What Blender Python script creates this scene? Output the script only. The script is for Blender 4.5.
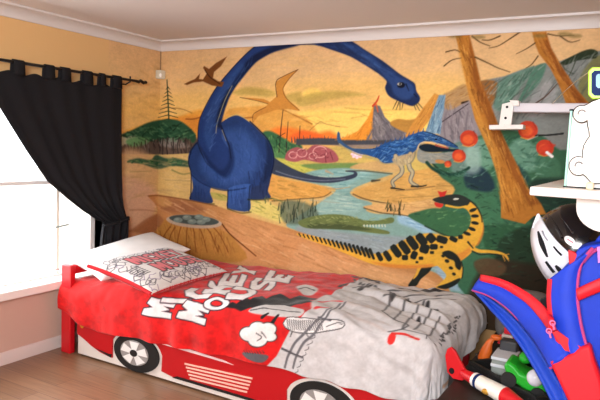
import bpy, bmesh, math, random
import numpy as np
from mathutils import Vector, Matrix, noise
random.seed(3)
PI=math.pi
scene=bpy.context.scene
for o in list(bpy.data.objects): bpy.data.objects.remove(o)

# ------------------------------------------------------------------ camera
CAM=Vector((3.83086,-4.10226,1.63414))
YAW,PITCH,ROLL=-0.517396,-0.089895,0.042689
fw=Vector((math.sin(YAW)*math.cos(PITCH),math.cos(YAW)*math.cos(PITCH),math.sin(PITCH)))
rt0=fw.cross(Vector((0,0,1))).normalized(); up0=rt0.cross(fw)
RT=rt0*math.cos(ROLL)+up0*math.sin(ROLL); UP=-rt0*math.sin(ROLL)+up0*math.cos(ROLL)
cd=bpy.data.cameras.new('camera'); cam=bpy.data.objects.new('camera',cd); scene.collection.objects.link(cam)
cd.sensor_width=36; cd.lens=36; cd.clip_start=.02
cam.matrix_world=Matrix(((RT.x,UP.x,-fw.x,CAM.x),(RT.y,UP.y,-fw.y,CAM.y),(RT.z,UP.z,-fw.z,CAM.z),(0,0,0,1)))
scene.camera=cam
def at(u,v,Y):                       # point at depth Y seen at (u,v) of the photograph
    d=RT*((u-300)/600)-UP*((v-200)/600)+fw
    return CAM+d*((Y-CAM.y)/d.y)
def atz(u,v,z):                      # the same, on the level z
    d=RT*((u-300)/600)-UP*((v-200)/600)+fw
    return CAM+d*((z-CAM.z)/d.z)
# ------------------------------------------------------------------ world, lights, exposure
w=bpy.data.worlds.new('sky'); scene.world=w; w.use_nodes=True
bg=w.node_tree.nodes['Background']; bg.inputs[0].default_value=(.93,.97,1,1); bg.inputs[1].default_value=4.5
def area(name,loc,target,sx,sy,power,color):
    l=bpy.data.lights.new(name,'AREA'); l.shape='RECTANGLE'; l.size=sx; l.size_y=sy; l.energy=power; l.color=color
    o=bpy.data.objects.new(name,l); scene.collection.objects.link(o); o.location=loc
    o.rotation_euler=(Vector(target)-Vector(loc)).to_track_quat('-Z','Y').to_euler(); return o
area('added_key_light',(3.75,-5.2,2.1),(2.1,-.4,.9),1.5,1.0,190,(.97,.98,1))  # key area light added behind the camera, by an unseen rear opening
area('daylight_bedside_window',(-.3,-1.75,1.3),(1.5,-1.6,.6),1.5,1.3,45,(.95,.98,1))
vs=scene.view_settings; scene.display_settings.display_device='sRGB'
vs.view_transform='Standard'; vs.look='None'; vs.exposure=0; vs.gamma=1; vs.use_curve_mapping=False

# ------------------------------------------------------------------ helpers
COL=scene.collection
def lin(c): 
    c=np.asarray(c,float); return np.where(c<=.04045,c/12.92,((c+.055)/1.055)**2.4)
def hx(h): return np.array([int(h[i:i+2],16)/255 for i in (0,2,4)])
def mat(name,h,rough=.5,metal=0,spec=.4,bump=0,bscale=200,emit=None,var=0,vscale=8,coat=0):
    m=bpy.data.materials.new(name); m.use_nodes=True; nt=m.node_tree; b=nt.nodes['Principled BSDF']
    c=list(lin(hx(h)))+[1]
    b.inputs['Base Color'].default_value=c; b.inputs['Roughness'].default_value=rough; b.inputs['Metallic'].default_value=metal
    b.inputs['Specular IOR Level'].default_value=spec; b.inputs['Coat Weight'].default_value=coat
    tc=nt.nodes.new('ShaderNodeTexCoord')
    if var:
        n=nt.nodes.new('ShaderNodeTexNoise'); n.inputs['Scale'].default_value=vscale; n.inputs['Detail'].default_value=4
        mx=nt.nodes.new('ShaderNodeHueSaturation'); mx.inputs['Color'].default_value=c
        mr=nt.nodes.new('ShaderNodeMapRange'); mr.inputs[3].default_value=1-var; mr.inputs[4].default_value=1+var
        nt.links.new(tc.outputs['Object'],n.inputs['Vector']); nt.links.new(n.outputs[0],mr.inputs[0]); nt.links.new(mr.outputs[0],mx.inputs['Value']); nt.links.new(mx.outputs[0],b.inputs['Base Color'])
    if bump:
        n=nt.nodes.new('ShaderNodeTexNoise'); n.inputs['Scale'].default_value=bscale; n.inputs['Detail'].default_value=3
        bp=nt.nodes.new('ShaderNodeBump'); bp.inputs['Strength'].default_value=bump; bp.inputs['Distance'].default_value=.01
        nt.links.new(tc.outputs['Object'],n.inputs['Vector']); nt.links.new(n.outputs[0],bp.inputs['Height']); nt.links.new(bp.outputs[0],b.inputs['Normal'])
    return m
def colmat(name,rough,bump,bscale,sheen=0,spec=.3):
    m=mat(name,'808080',rough,0,spec,bump,bscale); nt=m.node_tree
    a=nt.nodes.new('ShaderNodeAttribute'); a.attribute_name='Col'
    b=nt.nodes['Principled BSDF']; b.inputs['Sheen Weight'].default_value=sheen
    nt.links.new(a.outputs['Color'],b.inputs['Base Color']); return m
def wl(o):
    v=Vector((0,0,0))
    while o: v=v+o.location; o=o.parent
    return v
def thing(name,label,cat,loc,group=None):
    o=bpy.data.objects.new(name,None); COL.objects.link(o); o.location=loc; o.empty_display_size=.05
    o['label']=label; o['category']=cat
    if group:o['group']=group
    return o
def tag(o,label,cat,group=None):
    o['label']=label; o['category']=cat
    if group:o['group']=group
    return o
def obj(name,bm,m,parent=None,smooth=True,bevel=0,label=None,angle=40):
    me=bpy.data.meshes.new(name)
    if isinstance(bm,bmesh.types.BMesh):
        bmesh.ops.recalc_face_normals(bm,faces=bm.faces); bm.to_mesh(me); bm.free()
    else: me=bm
    o=bpy.data.objects.new(name,me); COL.objects.link(o)
    if m: me.materials.append(m)
    if parent:
        me.transform(Matrix.Translation(-wl(parent))); o.parent=parent
    if smooth:
        me.polygons.foreach_set('use_smooth',[True]*len(me.polygons)); 
        try: me.set_sharp_from_angle(angle=math.radians(angle))
        except Exception: pass
    if bevel:
        b=o.modifiers.new('bevel','BEVEL'); b.width=bevel; b.segments=2; b.limit_method='ANGLE'
    if label:o['label']=label
    return o
def struct(name,bm,m,**k):
    o=obj(name,bm,m,None,**k); o['kind']='structure'; return o
B=bmesh.new
def box(bm,x0,x1,y0,y1,z0,z1):
    v=[bm.verts.new((x,y,z)) for x in (x0,x1) for y in (y0,y1) for z in (z0,z1)]
    for f in ((0,1,3,2),(4,6,7,5),(0,4,5,1),(2,3,7,6),(0,2,6,4),(1,5,7,3)): bm.faces.new([v[i] for i in f])
    return bm
def tube(bm,pts,r,n=10,cap=True,r2=None):
    pts=[Vector(p) for p in pts]; rings=[]
    ref=None
    for i,p in enumerate(pts):
        t=(pts[min(i+1,len(pts)-1)]-pts[max(i-1,0)]).normalized()
        if ref is None: ref=t.orthogonal().normalized()
        a=(ref-t*ref.dot(t)).normalized(); ref=a; b=t.cross(a)
        rr=r if not callable(r) else r(i/(len(pts)-1))
        rings.append([bm.verts.new(p+a*math.cos(2*PI*k/n)*rr+b*math.sin(2*PI*k/n)*(rr if r2 is None else r2)) for k in range(n)])
    for A,C in zip(rings,rings[1:]):
        for k in range(n): bm.faces.new((A[k],A[(k+1)%n],C[(k+1)%n],C[k]))
    if cap: bm.faces.new(rings[0][::-1]); bm.faces.new(rings[-1])
    return bm
def prism(bm,pts,d):                 # closed outline of 3-D points, extruded along d
    d=Vector(d); a=[bm.verts.new(Vector(p)) for p in pts]; b=[bm.verts.new(Vector(p)+d) for p in pts]
    n=len(a); bm.faces.new(a); bm.faces.new(b[::-1])
    for i in range(n): bm.faces.new((a[i],b[i],b[(i+1)%n],a[(i+1)%n]))
    return bm
def ell(bm,c,r,seg=24,rings=14,rot=None):
    m=Matrix.Translation(Vector(c))@(rot.to_4x4() if rot else Matrix())@Matrix.Diagonal((*r,1))
    bmesh.ops.create_uvsphere(bm,u_segments=seg,v_segments=rings,radius=1,matrix=m); return bm
def smooth_pts(P,n=8,closed=True):
    P=np.array(P,float); m=len(P); out=[]
    rng=range(m) if closed else range(m-1)
    for i in rng:
        if closed: p0,p1,p2,p3=P[i-1],P[i],P[(i+1)%m],P[(i+2)%m]
        else: p0,p1,p2,p3=P[max(i-1,0)],P[i],P[i+1],P[min(i+2,m-1)]
        for t in np.arange(n)/n:
            out.append(.5*((2*p1)+(-p0+p2)*t+(2*p0-5*p1+4*p2-p3)*t*t+(-p0+3*p1-3*p2+p3)*t**3))
    if not closed: out.append(P[-1])
    return np.array(out)
def sheet(bm,rows):                  # rows of equal length -> quads
    g=[[bm.verts.new(Vector(p)) for p in r] for r in rows]
    for a,b in zip(g,g[1:]):
        for i in range(len(a)-1): bm.faces.new((a[i],a[i+1],b[i+1],b[i]))
    return bm
def solid(o,th,off=0):
    s=o.modifiers.new('solid','SOLIDIFY'); s.thickness=th; s.offset=off; return o
# ------------------------------------------------------------------ painting colours onto a fine grid
class Canvas:
    def __init__(s,x0,y0,x1,y1,step,base):
        s.x0,s.y0,s.st=x0,y0,step
        s.nx=int(round((x1-x0)/step))+1; s.ny=int(round((y1-y0)/step))+1
        s.img=np.empty((s.ny,s.nx,3)); s.img[:]=hx(base)
    def win(s,P,pad):
        i0=max(0,int((P[:,0].min()-pad-s.x0)/s.st)); i1=min(s.nx,int((P[:,0].max()+pad-s.x0)/s.st)+2)
        j0=max(0,int((P[:,1].min()-pad-s.y0)/s.st)); j1=min(s.ny,int((P[:,1].max()+pad-s.y0)/s.st)+2)
        if i1<=i0 or j1<=j0: return None
        X,Y=np.meshgrid(s.x0+np.arange(i0,i1)*s.st,s.y0+np.arange(j0,j1)*s.st)
        return (slice(j0,j1),slice(i0,i1)),X,Y
    def sd(s,P,X,Y):
        d=np.full(X.shape,1e9); ins=np.zeros(X.shape,bool)
        for a,b in zip(P,np.roll(P,-1,0)):
            e=b-a; L=e@e+1e-9; t=np.clip(((X-a[0])*e[0]+(Y-a[1])*e[1])/L,0,1)
            d=np.minimum(d,(X-a[0]-t*e[0])**2+(Y-a[1]-t*e[1])**2)
            if a[1]!=b[1]: ins^=((a[1]>Y)!=(b[1]>Y))&(X<(b[0]-a[0])*(Y-a[1])/(b[1]-a[1])+a[0])
        return np.where(ins,1,-1)*np.sqrt(d)
    def put(s,sl,cov,c): s.img[sl]=s.img[sl]*(1-cov[...,None])+c*cov[...,None]
    def F(s,c,soft,smooth,alpha,pts,c2='',g=''):
        P=num(pts)
        if smooth: P=smooth_pts(P,4)
        w=s.win(P,soft)
        if not w: return
        sl,X,Y=w; cov=np.clip(.5+s.sd(P,X,Y)/soft,0,1)*alpha; col=hx(c)
        if c2:
            G=num(g); e=G[1]-G[0]; t=np.clip(((X-G[0,0])*e[0]+(Y-G[0,1])*e[1])/(e@e),0,1)[...,None]; col=hx(c)*(1-t)+hx(c2)*t
        s.put(sl,cov,col)
    def S(s,c,soft,alpha,w0,w1,pts):
        P=num(pts)
        if len(P)>2: P=smooth_pts(P,5,False)
        w=s.win(P,soft+max(w0,w1))
        if not w: return
        sl,X,Y=w; best=np.full(X.shape,-1e9); n=len(P)-1
        for i in range(n):
            a,b=P[i],P[i+1]; e=b-a; t=np.clip(((X-a[0])*e[0]+(Y-a[1])*e[1])/(e@e+1e-9),0,1)
            hw=(w0+(w1-w0)*(i+t)/n)/2
            best=np.maximum(best,hw-np.hypot(X-a[0]-t*e[0],Y-a[1]-t*e[1]))
        s.put(sl,np.clip(.5+best/soft,0,1)*alpha,hx(c))
    def O(s,c,edge,ew,smooth,pts):
        P=num(pts)
        if smooth: P=smooth_pts(P,4)
        w=s.win(P,ew+6)
        if not w: return
        sl,X,Y=w; d=s.sd(P,X,Y); s.put(sl,np.clip(.5+(d+ew)/6,0,1),hx(edge)); s.put(sl,np.clip(.5+d/6,0,1),hx(c))
    def D(s,cols,n,ln,w,ang,spread,alpha,seed,pts):   # short brush dabs inside an outline
        P=num(pts); r=random.Random(seed); cols=cols.split(); lo,hi=P.min(0),P.max(0); k=0; tries=0
        while k<n and tries<n*12:
            tries+=1; x=r.uniform(lo[0],hi[0]); y=r.uniform(lo[1],hi[1]); ins=False
            for a,b in zip(P,np.roll(P,-1,0)):
                if (a[1]>y)!=(b[1]>y) and x<(b[0]-a[0])*(y-a[1])/(b[1]-a[1])+a[0]: ins=not ins
            if not ins: continue
            k+=1; t=math.radians(ang+r.uniform(-spread,spread)); l=ln*r.uniform(.5,1.3)/2; cw=w*r.uniform(.6,1.3)
            s.S(r.choice(cols),max(4,w*.7),alpha*r.uniform(.5,1),cw,cw*.5,'%f %f %f %f'%(x-l*math.cos(t),y-l*math.sin(t),x+l*math.cos(t),y+l*math.sin(t)))
    def grain(s,amp,cell,seed,ax=1,ay=1):
        r=np.random.RandomState(seed); gx=int(s.nx*s.st/(cell*ax))+3; gy=int(s.ny*s.st/(cell*ay))+3
        g=r.rand(gy,gx); x=np.arange(s.nx)*s.st/(cell*ax); y=np.arange(s.ny)*s.st/(cell*ay)
        xi=x.astype(int); yi=y.astype(int); fx=(x-xi); fy=(y-yi); fx=fx*fx*(3-2*fx); fy=(fy*fy*(3-2*fy))[:,None]
        v=(g[yi][:,xi]*(1-fx)+g[yi][:,xi+1]*fx)*(1-fy)+(g[yi+1][:,xi]*(1-fx)+g[yi+1][:,xi+1]*fx)*fy
        s.img*=(1+amp*(v-.5)*2)[...,None]
def num(t): 
    a=np.array(t.split(),float); return a.reshape(-1,2)
def run(cv,text):
    env={'F':cv.F,'S':cv.S,'O':cv.O,'D':cv.D}
    for l in text.strip().split('\n'): eval(l,env)
def gridmesh(name,P,C):              # P (ny,nx,3) points, C (ny,nx,3) sRGB colours
    ny,nx=P.shape[:2]; me=bpy.data.meshes.new(name)
    idx=np.arange(ny*nx).reshape(ny,nx)
    q=np.stack([idx[:-1,:-1],idx[:-1,1:],idx[1:,1:],idx[1:,:-1]],-1).reshape(-1,4)
    me.vertices.add(ny*nx); me.vertices.foreach_set('co',P.reshape(-1).astype(np.float32))
    me.loops.add(q.size); me.loops.foreach_set('vertex_index',q.reshape(-1).astype(np.int32))
    me.polygons.add(len(q)); me.polygons.foreach_set('loop_start',(np.arange(len(q))*4).astype(np.int32))
    me.polygons.foreach_set('loop_total',np.full(len(q),4,np.int32))
    me.update(calc_edges=True)
    setcol(me,C.reshape(-1,3)); return me
def setcol(me,C):
    a=me.color_attributes.new('Col','FLOAT_COLOR','POINT')
    c=np.ones((len(me.vertices),4),np.float32); c[:,:3]=lin(np.clip(C,0,1)); a.data.foreach_set('color',c.reshape(-1))

# ------------------------------------------------------------------ materials
M_white=mat('white_paint','e6e3df',.45); M_ceil=mat('ceiling_paint','dcd6d4',.9); M_corn=mat('cornice_paint','d2cdcb',.7)
M_red=mat('red_lacquer','c4101c',.35,spec=.5); M_redb=mat('red_panel_paint','b01018',.4); M_black=mat('black_rubber','141414',.6)
M_silver=mat('silver_paint','dcdcda',.35); M_blackfab=mat('black_curtain_cloth','1e1e21',.9,spec=.15,bump=.15,bscale=400)
M_iron=mat('black_iron','120f0e',.4); M_blue=mat('blue_nylon','0a36bc',.6,bump=.2,bscale=500,var=.12,vscale=14); M_rednyl=mat('red_nylon','cf1626',.5,bump=.2,bscale=500)
M_pink=mat('pink_piping','b03a78',.5); M_hblack=mat('helmet_gloss_black','0c0c0e',.18,spec=.6,coat=.5); M_hwhite=mat('helmet_white','dfe2ec',.3)
M_dark=mat('dark_lining','0a0a10',.9); M_cream=mat('cream_paint','e8e2d6',.5); M_mint=mat('mint_paint','9fd8c4',.4); M_lime=mat('lime_plastic','b4e83c',.35)
M_navy=mat('navy_plastic','0a2458',.6,spec=.15); M_green=mat('green_plastic','1fa028',.35); M_orange=mat('orange_plastic','c05a1c',.4); M_grey=mat('grey_plush','6c6866',.95,bump=.5,bscale=90)
M_steel=mat('grey_plastic','8a918c',.4); M_wooddark=mat('dark_brown_wood','241a14',.55,var=.3,vscale=20); M_yellow=mat('amber_paint','d08a20',.4)
M_gold=mat('gold_plastic','c8963c',.35,.4); M_beige=mat('beige_plastic','d2c6a4',.5)

# ------------------------------------------------------------------ structure
def floor_mat():
    m=mat('laminate_planks','8a5f48',.32,spec=.5); nt=m.node_tree; b=nt.nodes['Principled BSDF']
    tc=nt.nodes.new('ShaderNodeTexCoord'); br=nt.nodes.new('ShaderNodeTexBrick')
    br.inputs['Color1'].default_value=(*lin(hx('967458')),1); br.inputs['Color2'].default_value=(*lin(hx('87664c')),1); br.inputs['Mortar'].default_value=(*lin(hx('644635')),1)
    br.inputs['Scale'].default_value=1; br.inputs['Mortar Size'].default_value=.002; br.inputs['Brick Width'].default_value=1.2; br.inputs['Row Height'].default_value=.13
    n=nt.nodes.new('ShaderNodeTexNoise'); n.inputs['Scale'].default_value=6; n.inputs['Detail'].default_value=6
    mp=nt.nodes.new('ShaderNodeMapping'); mp.inputs['Scale'].default_value=(.6,9,1)
    mix=nt.nodes.new('ShaderNodeMix'); mix.data_type='RGBA'; mix.blend_type='MULTIPLY'; mix.inputs[0].default_value=.5
    cr=nt.nodes.new('ShaderNodeValToRGB'); cr.color_ramp.elements[0].color=(.45,.42,.4,1); cr.color_ramp.elements[0].position=.3; cr.color_ramp.elements[1].position=.7
    L=nt.links.new; L(tc.outputs['Object'],br.inputs['Vector']); L(tc.outputs['Object'],mp.inputs['Vector']); L(mp.outputs[0],n.inputs['Vector']); L(n.outputs[0],cr.inputs[0])
    L(br.outputs[0],mix.inputs[6]); L(cr.outputs[0],mix.inputs[7]); L(mix.outputs[2],b.inputs['Base Color']); return m
struct('floor',box(B(),-.2,4.8,-5.5,.12,-.1,0),floor_mat())
struct('ceiling',box(B(),-.2,4.8,-5.5,.12,2.5,2.6),M_ceil)
M_mural=colmat('painted_plaster',.7,.08,60,0,.12)
cv=Canvas(-600,450,3810,2425,5,'d6a862')
zz=(450+np.arange(cv.ny)*5.)
st=[(450,'c89058'),(1500,'dcaa62'),(1750,'e4b468'),(2000,'dfb674'),(2200,'d8b07a'),(2425,'d0a878')]
for c in range(3): cv.img[:,:,c]=np.interp(zz,[a for a,_ in st],[hx(h)[c] for _,h in st])[:,None]
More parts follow.
